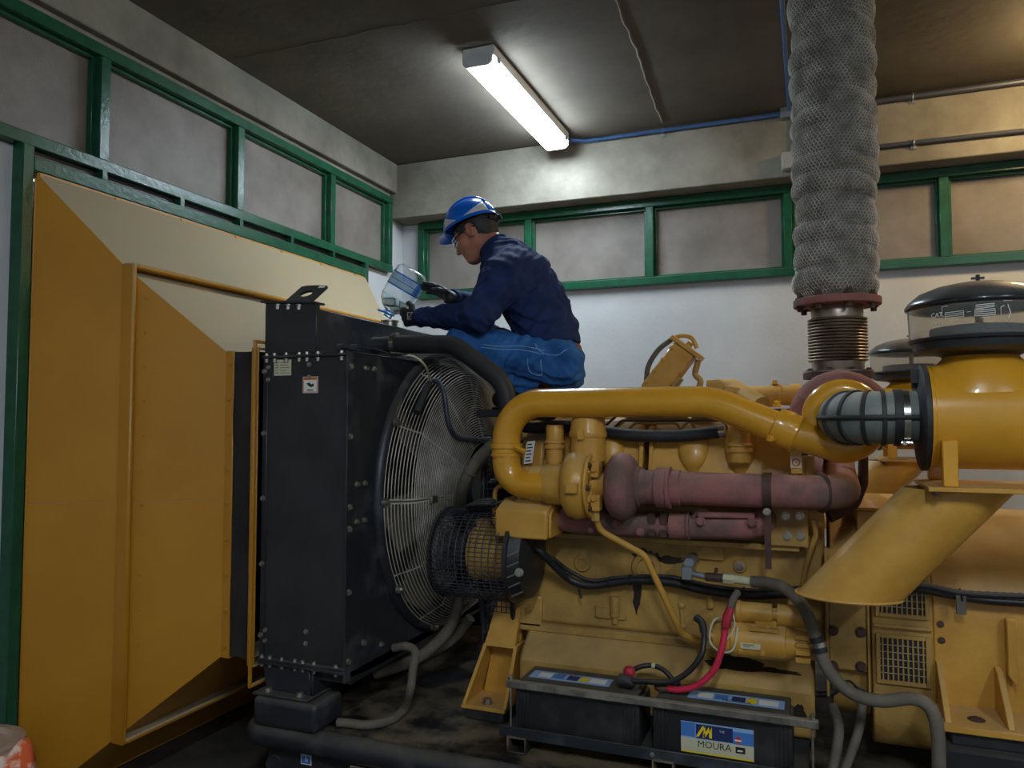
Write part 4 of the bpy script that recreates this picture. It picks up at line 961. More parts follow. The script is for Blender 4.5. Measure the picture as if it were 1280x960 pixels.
b = MB(); b.cyl((-0.335,ys-0.035,z_+0.01),(-0.31,ys-0.03,z_+0.01),0.014,n=12); b.build('terminal', 'yellow_dirty', st)

# ---- angled governor box on top of the valley
c_ = V((-0.571, 3.3, 1.707)); 
b = MB(); b.obox(c_, (0.105,0.10,0.235), Matrix.Rotation(math.radians(38),3,'Y')); gv = b.build('governor_box', 'yellow', eng, bevel=0.006)
Rg = Matrix.Rotation(math.radians(38),3,'Y')
pts = [c_+Rg@V((sx*0.044,-0.05,sz)) for sx in (-1,1) for sz in (-0.09,-0.03,0.03,0.09)]
bolts(pts, (0,-1,0), gv, 0.007, 0.010, 'yellow')
b = MB(); b.obox(c_+Rg@V((0,0,0.128)), (0.155,0.11,0.02), Rg); b.build('box_cap', 'yellow', gv, bevel=0.003)
b = MB(); b.obox(c_+Rg@V((0.055,0,-0.05)), (0.02,0.09,0.12), Rg); b.build('box_side', 'yellow_dirty', gv, bevel=0.003)
b = MB(); p0 = c_+Rg@V((0.02,-0.01,0.16)); b.cyl(c_+Rg@V((0.0,-0.01,0.135)),c_+Rg@V((0.0,-0.01,0.155)),0.014,n=8); b.tube(smooth_path([c_+Rg@V((0.035,-0.01,0.15)),c_+Rg@V((-0.01,-0.01,0.172)),c_+Rg@V((-0.055,-0.01,0.15)),c_+Rg@V((-0.075,-0.01,0.11))]), 0.009, 8); b.build('pipe_fitting', 'yellow', gv)
b = MB(); b.tube(smooth_path([c_+Rg@V((-0.075,-0.01,0.115)),c_+Rg@V((-0.092,-0.01,0.05)),c_+Rg@V((-0.085,-0.01,-0.03)),c_+Rg@V((-0.05,-0.01,-0.09))]), 0.0115, 10); b.build('control_hose', 'grey_hose', gv)
b = MB(); b.tube(smooth_path([c_+Rg@V((0.07,-0.01,0.115)),c_+Rg@V((0.095,-0.01,0.06)),c_+Rg@V((0.13,-0.01,0.05)),c_+Rg@V((0.145,-0.01,0.0)),c_+Rg@V((0.115,-0.01,-0.04))]), 0.013, 8); b.build('linkage_arm', 'yellow_dirty', gv)
b = MB(); b.cyl((c_.x-0.03,3.30,1.55),(c_.x-0.03,3.30,1.64),0.05,n=16); b.build('governor_base', 'yellow_dirty', eng)

# ================================================================== generator behind the engine
gen = thing('generator', 'yellow generator housing with louvred grilles coupled behind the engine', 'generator', (0.9, YC, ZD))
def rrect(y0, y1, z0, z1, r, rb, k=6):
    out = []
    for (cy_, cz_, rr, a0) in ((y1-r,z1-r,r,0),(y0+r,z1-r,r,PI/2),(y0+rb,z0+rb,rb,PI),(y1-rb,z0+rb,rb,1.5*PI)):
        for i in range(k+1): a = a0+PI/2*i/k; out.append((cy_+rr*math.cos(a), cz_+rr*math.sin(a)))
    return out
exx(rrect(2.775,3.705,0.44,1.165,0.30,0.12,8), 0.34, 1.75).build('stator_body', 'yellow', gen, smooth=40, bevel=0.006)
exx(rrect(2.765,3.715,0.44,1.10,0.22,0.10,8), 0.165, 0.34).build('louvre_casing', 'yellow_dirty', gen, smooth=40, bevel=0.004)
exx(rrect(2.79,3.69,0.50,1.14,0.30,0.16,8), 0.045, 0.165).build('flywheel_housing', 'yellow_dirty', gen, smooth=40, bevel=0.004)
# bolted plate in front of the flywheel housing
fpz = MB().box(0.035,0.150,2.755,2.775,0.69,1.08).build('adapter_plate', 'yellow_dirty', gen, bevel=0.004)
bolts([(0.048, 2.755, 0.814),(0.132, 2.755, 0.817),(0.046, 2.755, 0.7),(0.13, 2.755, 0.707)], (0,-1,0), fpz, 0.013, 0.012, 'rust')
MB().box(0.026,0.036,2.75,2.80,0.60,1.08).build('edge_rib', 'yellow_dirty', gen, bevel=0.002)
MB().box(0.150,0.158,2.75,2.80,0.60,1.08).build('edge_rib', 'yellow_dirty', gen, bevel=0.002)
# light top plate on the adapter
tp = MB().box(0.135,0.30,2.93,3.5,1.10,1.19).build('top_box', 'yellow_dirty', gen, bevel=0.004)
MB().box(0.125,0.31,2.92,3.51,1.19,1.20).build('top_lid', 'yellow', gen, bevel=0.002)
# grilles with vertical bars and cross wires
for (z0, z1) in ((0.884,1.012),(0.673,0.806)):
    g = MB(); x0, x1 = 0.188, 0.318; yv = 2.760
    for (a0,a1,c0,c1) in ((x0-0.012,x0,z0-0.012,z1+0.012),(x1,x1+0.012,z0-0.012,z1+0.012),(x0,x1,z1,z1+0.012),(x0,x1,z0-0.012,z0)): g.box(a0,a1,yv-0.006,yv+0.006,c0,c1)
    go = g.build('grille', 'yellow_dirty', gen, bevel=0.001)
    MB().box(x0,x1,yv+0.002,yv+0.006,z0,z1).build('grille_opening', 'black', go)
    for i in range(9):
        x = x0+(x1-x0)*(i+0.5)/9; MB().box(x-0.0022,x+0.0022,yv-0.004,yv+0.001,z0,z1).build('grille_bar', 'yellow_dirty', go)
    for i in range(5):
        z = z0+(z1-z0)*(i+1)/6; MB().tube([(x0,yv-0.002,z),(x1,yv-0.002,z)],0.0015,4).build('grille_wire', 'wire', go)
MB().tube([(0.172,2.756,0.842),(0.335,2.756,0.842)],0.006,6).build('hinge_rod', 'yellow_dirty', gen)
bolts([(0.362,2.772,0.86),(0.364,2.772,0.81)], (0,-1,0), gen, 0.008, 0.004, 'rust')
# foot with two gussets
gf = MB().box(0.33,0.95,2.58,2.80,0.595,0.615).build('generator_foot', 'yellow', gen, bevel=0.003)
for x in (0.345, 0.505, 0.80):
    MB().ext([(x,2.80,0.615),(x,2.60,0.615),(x,2.62,0.64),(x,2.74,0.74),(x,2.80,0.75)], (0.018,0,0)).build('foot_gusset', 'yellow', gf, bevel=0.002)
bolts([(0.435,2.66,0.615)], (0,0,1), gf, 0.018, 0.006, 'rust')
MB().box(0.36,0.90,2.60,2.80,0.555,0.595).build('foot_pad', 'rubber', gf, bevel=0.004)
MB().box(0.34,1.2,2.56,2.82,0.36,0.555).build('foot_riser', 'black', gf, bevel=0.006)
MB().ext([(0.535,2.765,0.90),(0.56,2.765,0.90),(0.56,2.765,0.70),(0.535,2.765,0.73)], (0,-0.03,0)).build('side_rib', 'yellow', gen, bevel=0.002)

# ================================================================== air cleaners
M['clear'] = mat('smoky_clear_plastic', (0.82,0.80,0.74,1), 0.12, trans=0.92, ior=1.12, alpha=1.0)
def air_cleaner(Y, name, label, near):
    zc_, X0 = 1.508, 0.285
    t = thing(name, label, 'air filter', (0.6, Y, 1.3), 'air cleaners')
    b = MB(); b.lathe((X0,Y,zc_), (1,0,0), [(0.143,0.012),(0.148,0.012),(0.148,0.02),(0.143,0.022),(0.143,0.62),(0.12,0.63),(0,0.63)], 48)
    body = b.build('canister', 'yellow_clean', t, smooth=40)
    b = MB(); b.lathe((X0-0.012,Y,zc_), (1,0,0), [(0,-0.004),(0.07,-0.004),(0.075,0.0),(0.138,0.004),(0.150,0.010),(0.150,0.022),(0.143,0.024)], 48); b.build('end_cap', 'rubber', t)
    # saddle neck up to the rain bowl
    cx = 0.434
    b = MB(); n = 36; rows = []
    for (r_, z) in ((0.150,None),(0.112,1.655),(0.094,1.672),(0.090,1.690)):
        row = []
        for k in range(n):
            a = 2*PI*k/n; y_ = r_*math.sin(a)
            zz = zc_+math.sqrt(max(0.143**2-min(abs(y_),0.128)**2,0)) - 0.004 if z is None else z
            row.append((cx+r_*math.cos(a), Y+(y_ if z is not None else max(-0.128,min(0.128,y_))), zz))
        rows.append(row)
    vs = [p for r_ in rows for p in r_]; fs = []
    for i in range(3):
        for k in range(n): j = (k+1)%n; fs.append((i*n+k,i*n+j,(i+1)*n+j,(i+1)*n+k))
    b.add(vs, fs); b.build('saddle_neck', 'yellow_clean', body, smooth=60)
    # bowl: black bottom, clear wall, black dome
    b = MB(); b.lathe((cx,Y,1.675), (0,0,1), [(0,0.003),(0.09,0.0),(0.105,0.008),(0.150,0.014),(0.165,0.020),(0.168,0.040),(0.176,0.042),(0.178,0.050),(0.14,0.054),(0.10,0.062),(0,0.062)], 48); bw = b.build('bowl_base', 'black', t, smooth=40)
    b = MB(); b.lathe((cx,Y,1.675), (0,0,1), [(0.174,0.050),(0.1775,0.140),(0.1755,0.140),(0.172,0.050)], 64); b.build('bowl_wall', 'clear', t, smooth=40)
    b = MB(); b.lathe((cx,Y,1.812), (0,0,1), [(0.150,-0.004),(0.176,-0.004),(0.184,0.0),(0.185,0.006),(0.176,0.020),(0.150,0.042),(0.110,0.058),(0.06,0.068),(0,0.071)], 56); b.build('dome', 'dome_black', t, smooth=60)
    b = MB(); b.cyl((cx,Y,1.882),(cx,Y,1.905),0.0055,n=8); b.box(cx-0.016,cx+0.016,Y-0.004,Y+0.004,1.893,1.899); b.build('wing_nut', 'black', t)
    b = MB(); b.cyl((cx,Y,1.735),(cx,Y,1.812),0.010,n=10); b.build('centre_rod', 'yellow', t)
    b = MB(); b.lathe((cx,Y,1.73), (0,0,1), [(0.118,0.0),(0.124,0.002),(0.122,0.026),(0.100,0.030),(0.06,0.012),(0.0,0.012)], 40); b.build('swirl_ring', 'rubber_grey', t)
    # strap, rail and slanted tube stand
    for x in ((0.315,0.352),(0.62,0.657)):
        b = MB(); b.box(x[0],x[1],Y-0.150,Y-0.125,1.325,zc_-0.06); b.build('strap', 'yellow_clean', t, bevel=0.003)
        b = MB(); b.box(x[0],x[1],Y+0.125,Y+0.150,1.325,zc_-0.06); b.build('strap', 'yellow_clean', t, bevel=0.003)
    MB().box(0.28,0.86,Y-0.155,Y+0.155,1.312,1.325).build('rail', 'yellow', t, bevel=0.002)
    bolts([(0.298,Y-0.145,1.312)], (0,0,-1), t, 0.009, 0.012, 'rust')
    # tube: axis slopes in the X-Z plane, both ends cut level
    b = MB(); n = 40; top = (0.372, 1.312); bot = (0.086, 0.992); r_ = 0.105
    dx, dz = top[0]-bot[0], top[1]-bot[1]; L = math.hypot(dx,dz)
    st_ = r_/(dz/L)
    vs = []
    for (cx_, cz_, sh) in ((top[0],top[1],0),(bot[0],bot[1],0),(bot[0],bot[1],-0.005),(top[0],top[1],-0.005)):
        for k in range(n):
            a = 2*PI*k/n; vs.append((cx_+(st_+sh)*math.cos(a), Y+(r_+sh)*math.sin(a), cz_))
    fs = []
    for (i, j) in ((0,1),(1,2),(2,3),(3,0)):
        for k in range(n): m_ = (k+1)%n; fs.append((i*n+k,j*n+k,j*n+m_,i*n+m_))
    b.add(vs, fs); b.build('tube_stand', 'yellow', t, smooth=50)
    b = MB(); nn = 40; pth = [(bot[0]+(st_+0.002)*math.cos(2*PI*k/nn), Y+(r_+0.002)*math.sin(2*PI*k/nn), bot[1]+0.003) for k in range(nn+1)]; b.tube(pth, 0.004, 6, caps=False); b.build('tube_lip', 'yellow', t)
    b = MB(); b.box(bot[0]-0.02,bot[0]+0.05,Y+0.10 if near else Y-0.42,Y+0.42 if near else Y-0.10,1.02,1.05); b.build('stand_arm', 'yellow_dirty', t, bevel=0.003)
    return t
M['rubber_grey'] = mat('grey_plastic', srgb(70,78,86), 0.4)
M['dome_black'] = mat('glossy_black_dome', srgb(40,42,44), 0.25, col2=srgb(30,32,34), nscale=5, dust=srgb(150,145,135), dustamt=0.55, coat=0.4)
ac = air_cleaner(2.45, 'air_cleaner', 'yellow air cleaner canister with printed rain bowl, fed by the ribbed hose', True)
ac2 = air_cleaner(4.03, 'air_cleaner', 'yellow air cleaner with rain bowl standing behind the exhaust bellows', False)
# printing on the near bowl, wrapped on the clear wall
def wrap(o, cx, Y, r):
    for v in o.data.vertices:
        w_ = v.co + BASE[o.name]; s_ = w_.x-cx; a = s_/r
        v.co = V((cx+r*math.sin(a), Y-r*math.cos(a), w_.z)) - BASE[o.name]
bx0 = 0.434
o = text('bowl_text', 'CAT', 'white', ac, (bx0-0.150,2.27,1.776), (1,0,0), (0,0,1), 0.017); wrap(o, bx0, 2.45, 0.179)
b = MB(); rr = 0.0015; y_ = 2.27
def ln(x0, z0, x1, z1, w_=0.0016):
    b.bar((bx0+x0,y_,1.74+z0),(bx0+x1,y_,1.74+z1),w_,w_)
for i in range(4): ln(-0.150+i*0.010,0.018,-0.144+i*0.010,0.018)
ln(-0.118,0.062,-0.102,0.062); ln(-0.118,0.062,-0.118,0.036); ln(-0.118,0.036,-0.112,0.036)
for (ox) in (-0.11,-0.04):
    for i in range(4): ln(ox,0.030+i*0.005,ox+0.045,0.030+i*0.005+0.001)
    ln(ox,0.030,ox,0.045); ln(ox+0.045,0.030,ox+0.045,0.045); ln(ox+0.012,0.024,ox+0.033,0.024)
ln(-0.058,0.042,-0.048,0.042)
for i in range(3): ln(-0.038,0.048+i*0.005,0.004,0.052+i*0.004)
ln(0.018,0.050,0.018,0.030); ln(0.018,0.050,0.026,0.054); ln(0.034,0.056,0.040,0.034); ln(0.040,0.034,0.034,0.022); ln(0.024,0.066,0.044,0.066)
o = b.build('bowl_diagram', 'white', ac); wrap(o, bx0, 2.45, 0.179)

# ribbed rubber elbow between the cleaner and the scroll
hs = thing('intake_hose', 'ribbed black rubber intake elbow clamped to the air cleaner', 'hose', (0.2,2.45,1.42))
M['rubber_dusty'] = mat('dusty_rubber', srgb(112,119,114), 0.42, col2=srgb(84,90,87), nscale=8, dust=srgb(172,174,164), dustamt=0.85, dlo=0.0, dhi=0.9)
pth = fillet([(0.285,2.45,1.508),(0.092,2.45,1.508),(0.088,2.615,1.508)], 0.11, 14)
hb = MB().tube(pth, 0.076, 28).build('hose_body', 'rubber_dusty', hs, smooth=60)
import bisect
cum = [0]
for i in range(1, len(pth)): cum.append(cum[-1]+(pth[i]-pth[i-1]).length)
def at_len(s_):
    i = min(max(bisect.bisect(cum, s_)-1, 0), len(pth)-2); t = (s_-cum[i])/(cum[i+1]-cum[i]); return pth[i]+(pth[i+1]-pth[i])*t, (pth[i+1]-pth[i]).normalized()
for s_, w_ in ((0.060,0.024),(0.098,0.013),(0.135,0.013),(0.170,0.013),(0.205,0.013)):
    p, d_ = at_len(s_); b = MB(); b.lathe(p-d_*w_/2, d_, [(0.075,0),(0.0815,0.0015),(0.0815,w_-0.0015),(0.075,w_)], 32); b.build('hose_rib', 'rubber', hs)
for side in (0,):
    T_ = [(pth[min(i+1,len(pth)-1)]-pth[max(i-1,0)]).normalized() for i in range(len(pth))]
    q = [p + V((0,0,1)).cross(t_)*0.0765 for p, t_ in zip(pth, T_)]
    MB().tube(q[:-2], 0.008, 8).build('hose_seam', 'rubber', hs)
b = MB(); b.lathe((0.232,2.45,1.508), (1,0,0), [(0.0765,0),(0.080,0),(0.080,0.020),(0.0765,0.020)], 40); b.build('band_clamp', 'chrome', hs)
b = MB(); b.cyl((0.228,2.40,1.437),(0.256,2.40,1.437),0.008,n=10); b.cyl((0.236,2.385,1.437),(0.236,2.42,1.437),0.006,n=8); b.build('clamp_screw', 'chrome', hs)
b = MB(); b.box(0.262,0.285,2.42,2.46,1.605,1.645); b.cyl((0.268,2.44,1.59),(0.268,2.44,1.61),0.007,n=8); b.build('restriction_gauge', 'black', ac)

# ================================================================== exhaust stack
xs0, ys0 = 0.094, YC
stk = thing('exhaust_stack', 'tall exhaust stack wrapped in wire mesh insulation above steel bellows', 'exhaust', (xs0,ys0,1.66))
b = MB(); b.lathe((xs0,ys0,1.662), (0,0,1), [(0.08,0),(0.128,0),(0.128,0.022),(0.10,0.023),(0.095,0.03)], 40); b.build('lower_flange', 'rust', stk)
b = MB(); b.lathe((xs0,ys0,1.685), (0,0,1), [(0.128,0),(0.128,0.006),(0.094,0.007),(0.096,0.042)], 40); b.build('lower_spool', 'bellows', stk)
b = MB(); prof = []
nb_, zb0, zb1 = 14, 1.727, 1.897
for i in range(nb_):
    z = zb0+(zb1-zb0)*i/nb_; dz = (zb1-zb0)/nb_
    prof += [(0.094,z-1.7),(0.107,z-1.7+dz*0.25),(0.110,z-1.7+dz*0.5),(0.107,z-1.7+dz*0.75)]
prof.append((0.094,zb1-1.7)); b.lathe((xs0,ys0,1.7), (0,0,1), prof, 40); b.build('bellows', 'bellows', stk, smooth=25)
b = MB(); b.lathe((xs0,ys0,1.897), (0,0,1), [(0.094,0),(0.096,0.05),(0.09,0.06)], 40); b.build('upper_spool', 'bellows', stk)
b = MB(); b.lathe((xs0,ys0,1.945), (0,0,1), [(0.09,0),(0.158,0.0),(0.160,0.004),(0.160,0.026),(0.155,0.028),(0.09,0.028)], 44); b.build('upper_flange', 'maroon', stk)
for k in range(8):
    a = 2*PI*(k+0.35)/8; p = (xs0+0.138*math.cos(a), ys0+0.138*math.sin(a))
    bolts([(p[0],p[1],1.973)], (0,0,1), stk, 0.014, 0.022, 'rust'); bolts([(p[0],p[1],1.945)], (0,0,-1), stk, 0.013, 0.020, 'rust')
    a += 0.2; bolts([(xs0+0.112*math.cos(a), ys0+0.112*math.sin(a),1.691)], (0,0,1), stk, 0.010, 0.010, 'rust')
rn = random.Random(11)
bands = []; z = 1.975
while z < 3.36:
    h = rn.uniform(0.07,0.125); bands.append((z, h, rn.uniform(-0.008,0.006), rn.uniform(0,6.28))); z += h
def lump(z, a):
    """radius of the wrapped blanket: overlapping turns of the wrap with a slow bulge"""
    zz = z + 0.022*math.cos(a-0.6)
    r = 0.138
    for (zb, h, d_, ph) in bands:
        if zb <= zz < zb+h:
            t = (zz-zb)/h; r = 0.135+d_+0.017*abs(math.sin(PI*min(1,t)))**0.55+0.004*math.sin(3*a+ph)
            break
    if z < 2.02: r -= 0.016*(1-(z-1.975)/0.045)
    r += 0.004*math.sin(z*7+1.0)+0.003*math.sin(5*a+z*21)
    return r
b = MB(); n, m_ = 56, 150; vs = []; fs = []
for i in range(m_+1):
    z = 1.975+(ZC-1.975)*i/m_
    for j in range(n):
        a = 2*PI*j/n; r_ = lump(z,a); vs.append((xs0+r_*math.cos(a), ys0+r_*math.sin(a), z))
for i in range(m_):
    for j in range(n): k = (j+1)%n; fs.append((i*n+j,i*n+k,(i+1)*n+k,(i+1)*n+j))
b.add(vs, fs); b.build('insulation', 'blanket', stk, smooth=80)
# hexagonal chicken wire wound over the blanket
cell = 0.0135; na = 64; vs = []; fs = []
b = MB(); rows_ = int((ZC-0.01-1.985)/(cell*0.87))
def wp(u, v):   # u in cells round, v in rows
    z = 1.985+v*cell*0.87 + rn.uniform(-.0018,.0018); a = 2*PI*u/na + rn.uniform(-.012,.012) + 0.35*z
    r_ = lump(z, a)+0.0035+rn.uniform(0,0.0025); return V((xs0+r_*math.cos(a), ys0+r_*math.sin(a), z)), a
def strut(p, a0, q, a1, w_=0.0014):
    nrm = V((math.cos(a0),math.sin(a0),0)); d_ = (q-p); 
    sd = d_.cross(nrm)
    if sd.length < 1e-9: return
    sd = sd.normalized()*w_; up_ = nrm*w_*1.2
    b.add([p+sd,p-sd,p+up_,q+sd,q-sd,q+up_], [(0,3,5,2),(2,5,4,1)])
nodes = {}
for v in range(rows_):
    for u in range(na): nodes[(u,v,0)] = wp(u+(0.5 if v%2 else 0), v); nodes[(u,v,1)] = wp(u+(0.5 if v%2 else 0), v+0.42)
for v in range(rows_):
    for u in range(na):
        p = nodes[(u,v,0)]; q = nodes[(u,v,1)]; strut(p[0],p[1],q[0],q[1])
        if v+1 < rows_:
            if v%2 == 0: ups_ = ((u-1)%na, u)
            else: ups_ = (u, (u+1)%na)
            for uu in ups_: r2 = nodes[(uu,v+1,0)]; strut(q[0],q[1],r2[0],r2[1])
b.build('wire_mesh', 'meshwire', stk, smooth=0, kind='stuff')

# ================================================================== batteries on their tray
trx0, trx1 = -1.03, -0.03
tray = thing('battery_tray', 'black steel battery tray with hold-down bar on the skid', 'tray', (-0.53,2.6,ZD))
MB().box(trx0,trx1,2.515,2.765,0.418,0.424).build('tray_floor', 'black', tray)
MB().box(trx0,trx1,2.51,2.516,0.410,0.446).build('front_lip', 'black_scuffed', tray, bevel=0.001)
MB().box(trx0,trx1,2.760,2.766,0.418,0.446).build('rear_lip', 'black', tray)
for x in (trx0+0.03, -0.50, trx1-0.10):
    k = MB(); k.box(x,x+0.07,2.50,2.78,0.362,0.368); k.box(x,x+0.006,2.50,2.78,0.362,0.416); k.box(x+0.064,x+0.07,2.50,2.78,0.362,0.416); k.box(x,x+0.07,2.50,2.78,0.411,0.417); k.build('tray_support', 'black_deck', tray, bevel=0.002)
bolts([(-0.50,2.51,0.428)], (0,-1,0), tray, 0.006, 0.004)
M['bar_dusty'] = mat('dusty_bar', srgb(70,68,64), 0.6, col2=srgb(130,124,112), nscale=12, dust=srgb(150,142,126), dustamt=0.8)
hb_ = MB().box(trx0+0.02,trx1+0.03,2.518,2.542,0.574,0.598).build('hold_down_bar', 'bar_dusty', tray, bevel=0.003)
for x in (trx0+0.035, trx1+0.012):
    b = MB(); b.cyl((x,2.53,0.42),(x,2.53,0.618),0.004,n=8); b.cyl((x,2.53,0.598),(x,2.53,0.608),0.010,n=6); b.build('hook_rod', 'steel', tray)
M['battery'] = mat('battery_case', srgb(30,31,32), 0.5, col2=srgb(60,60,60), nscale=9, lo=0.5, hi=0.8, dust=srgb(120,112,98), dustamt=0.5, bump=0.05)
def battery(x0, x1, label):
    y0, y1, z0, z1 = 2.546, 2.735, 0.425, 0.566
    t = thing('battery', label, 'battery', ((x0+x1)/2,(y0+y1)/2,z0), 'starting batteries')
    MB().box(x0,x1,y0,y1,z0,z1).build('case', 'battery', t, bevel=0.006, seg=2)
    MB().box(x0+0.008,x1-0.008,y0+0.01,y1-0.004,z1,z1+0.026).build('lid', 'battery', t, bevel=0.006, seg=2)
    for xr in (x0, x1-0.055):
        for i in range(4): MB().box(xr+0.004+i*0.013,xr+0.011+i*0.013,y0-0.004,y0+0.002,z0+0.01,z1-0.006).build('case_rib', 'battery', t, bevel=0.001)
    return t
batA = battery(-0.985,-0.548,'black battery with plain front face beside the engine foot')
batB = battery(-0.505,-0.075,'black battery with a blue and yellow printed front label')
zt = 0.5925
# top stickers
def top_sticker(t, x0, x1, flip):
    s_ = decal('top_sticker', 'lightblue_print', t, (x0,2.60,zt), (1,0,0), (0,1,0), x1-x0, 0.075, 0.001, 0.001)
    L_ = x1-x0
    for (a, w_, m) in ((0.10,0.16,'white'),(0.28,0.14,'blue_print'),(0.46,0.14,'navy_print'),(0.62,0.10,'yellow_print'),(0.74,0.2,'white')):
        decal('sticker_print', m, s_, (x0+a*L_,2.615,zt), (1,0,0), (0,1,0), w_*L_, 0.045, 0.0014, 0.0004)
    text('sticker_text', 'MOURA', 'black_print', s_, (x0+0.36*L_ if not flip else x0+0.62*L_,2.604 if not flip else 2.672,zt), (1,0,0) if not flip else (-1,0,0), (0,1,0) if not flip else (0,-1,0), 0.026, 0.0018)
top_sticker(batA, -0.955, -0.665, True); top_sticker(batB, -0.40, -0.10, False)
# front label of the right battery
lx0, lx1 = (-0.413, 2.545, 0.524)[0], (-0.189, 2.545, 0.556)[0]; lz0, lz1 = 0.440, 0.536; lw = lx1-lx0; yl = 2.546
fl = decal('front_label', 'lightblue_print', batB, (lx0,yl,lz0), (1,0,0), (0,0,1), lw, lz1-lz0, 0.0012, 0.0012)
R3, U3 = (1,0,0), (0,0,1)
def dl(name, m, a, c, w_, h_, off): decal(name, m, fl, (lx0+a*lw,yl,lz0+c*0.096), R3, U3, w_*lw, h_*0.096, off, 0.0003)
dl('label_field', 'blue_print', 0.0, 0.52, 0.20, 0.46, 0.0016); dl('label_field', 'blue_print', 0.72, 0.48, 0.28, 0.40, 0.0016)
dl('label_field', 'cream_print', 0.0, 0.05, 1.0, 0.42, 0.0015); dl('label_stripe', 'yellow_print', 0.0, 0.0, 1.0, 0.05, 0.0016)
dl('logo_field', 'navy_print', 0.21, 0.50, 0.51, 0.46, 0.0019)
b = MB()
def lp(a, c): return (lx0+a*lw, yl-0.0023, lz0+c*0.096)
for (q) in ([(0.21,0.55),(0.25,0.55),(0.345,0.92),(0.305,0.92)],[(0.30,0.55),(0.34,0.55),(0.435,0.92),(0.395,0.92)],[(0.325,0.92),(0.345,0.92),(0.34,0.55),(0.31,0.60)],[(0.395,0.92),(0.435,0.92),(0.435,0.55),(0.395,0.55)]):
    b.ext([lp(*p) for p in q], (0,-0.0003,0))
b.build('logo_letter', 'yellow_print', fl, smooth=0)
text('label_text', 'MOURA', 'black_print', fl, (lx0+0.23*lw,yl,lz0+0.22*0.096), R3, U3, 0.030, 0.002, squeeze=0.98)
text('label_text', 'Log', 'white', fl, (lx0+0.54*lw,yl,lz0+0.80*0.096), R3, U3, 0.010, 0.0024)
b = MB(); b.lathe((lx0+0.79*lw,yl-0.0015,lz0+0.62*0.096), (0,-1,0), [(0,0.0006),(0.010,0.0006),(0.010,0)], 20); b.build('label_seal', 'red_print', fl)
dl('seal_band', 'white', 0.745, 0.585, 0.09, 0.05, 0.0026)
dl('label_icon', 'black_print', 0.755, 0.20, 0.13, 0.20, 0.0019); dl('icon_mark', 'white', 0.78, 0.26, 0.07, 0.05, 0.0023)
# posts with their caps
M['red_rubber'] = mat('red_rubber', srgb(188,44,62), 0.5, col2=srgb(150,36,50), nscale=12)
b = MB(); b.box(-0.615,-0.565,2.62,2.70,zt-0.002,zt+0.012); b.cyl((-0.59,2.66,zt+0.01),(-0.59,2.66,zt+0.035),0.012,n=12); b.build('post', 'steel', batA, bevel=0.002)
b = MB(); b.box(-0.485,-0.44,2.62,2.70,zt-0.002,zt+0.010); b.cyl((-0.455,2.66,zt+0.008),(-0.455,2.66,zt+0.03),0.012,n=12); b.build('post', 'steel', batB, bevel=0.002)

# ================================================================== cables and hoses
M['cable_black'] = mat('black_cable', srgb(30,30,32), 0.4, dust=srgb(110,104,94), dustamt=0.35)
M['cable_red'] = mat('red_cable', srgb(214,44,78), 0.42, col2=srgb(186,36,64), nscale=10)
zt2 = zt+0.03
c = thing('battery_cable', 'red battery cable rising to the starter motor', 'cable', (-0.47,2.60,zt), 'battery cables')
MB().tube(smooth_path([(-0.48,2.61,zt+0.018),(-0.424, 2.6, 0.614),(-0.366, 2.6, 0.637),(-0.315, 2.6, 0.689),(-0.289, 2.6, 0.758),(-0.279, 2.61, 0.813),(-0.274, 2.61, 0.844)],8), 0.0105, 12).build('cable', 'cable_red', c, smooth=60)
MB().tube([(-0.276, 2.605, 0.83),(-0.27, 2.605, 0.861),(-0.261, 2.615, 0.891)], [0.014,0.017,0.013], 10).build('terminal_boot', 'red_rubber', c)
MB().ell((-0.485,2.61,zt+0.018), (0.026,0.022,0.015), 14, 8).build('terminal_boot', 'rust', c)
MB().tube(smooth_path([(-0.261, 2.615, 0.891),(-0.252, 2.63, 0.919),(-0.242, 2.66, 0.932)]), 0.012, 10).build('boot_sleeve', 'grey_hose', c)
c = thing('battery_cable', 'black battery cable with heavy lug rising to the starter motor', 'cable', (-0.58,2.60,zt), 'battery cables')
MB().tube(smooth_path([(-0.60,2.595,zt+0.030),(-0.54, 2.585, 0.631),(-0.452, 2.585, 0.641),(-0.39, 2.59, 0.683),(-0.353, 2.6, 0.736),(-0.347, 2.62, 0.778),(-0.348, 2.63, 0.812)],8), 0.0095, 12).build('cable', 'cable_black', c, smooth=60)
MB().tube([(-0.625,2.60,zt+0.028),(-0.600,2.598,zt+0.030),(-0.575,2.595,zt+0.022)], [0.022,0.021,0.014], 12).build('lug_boot', 'rubber', c)
MB().tube(smooth_path([(-0.348, 2.63, 0.801),(-0.356, 2.635, 0.831),(-0.376, 2.65, 0.841)]), 0.013, 10).build('lug_boot', 'rubber', c)
c = thing('battery_cable', 'short black jumper cable looping between the two batteries', 'cable', (-0.53,2.66,zt), 'battery cables')
MB().tube(smooth_path([(-0.598,2.665,zt+0.042),(-0.570,2.672,zt+0.058),(-0.530,2.68,zt+0.064),(-0.49,2.675,zt+0.055),(-0.458,2.665,zt+0.030)],8), 0.0085, 10).build('cable', 'cable_black', c, smooth=60)
MB().ell((-0.605,2.655,zt+0.040), (0.022,0.02,0.022), 14, 10).build('post_cap', 'red_rubber', c)
MB().tube([(-0.532,2.68,zt+0.0645),(-0.520,2.68,zt+0.0635)], 0.0095, 10).build('cable_band', 'cream_print', c)
MB().ell((-0.452,2.66,zt+0.022), (0.022,0.02,0.016), 14, 8).build('lug_boot', 'rubber', c)

def hose(name, label, path, r, m, base, cat='hose', n=12, group=None, smooth=8):
    b = MB(); b.tube(smooth_path(path, smooth), r, n); return single(b, name, m, label, cat, base, group, smooth=60)
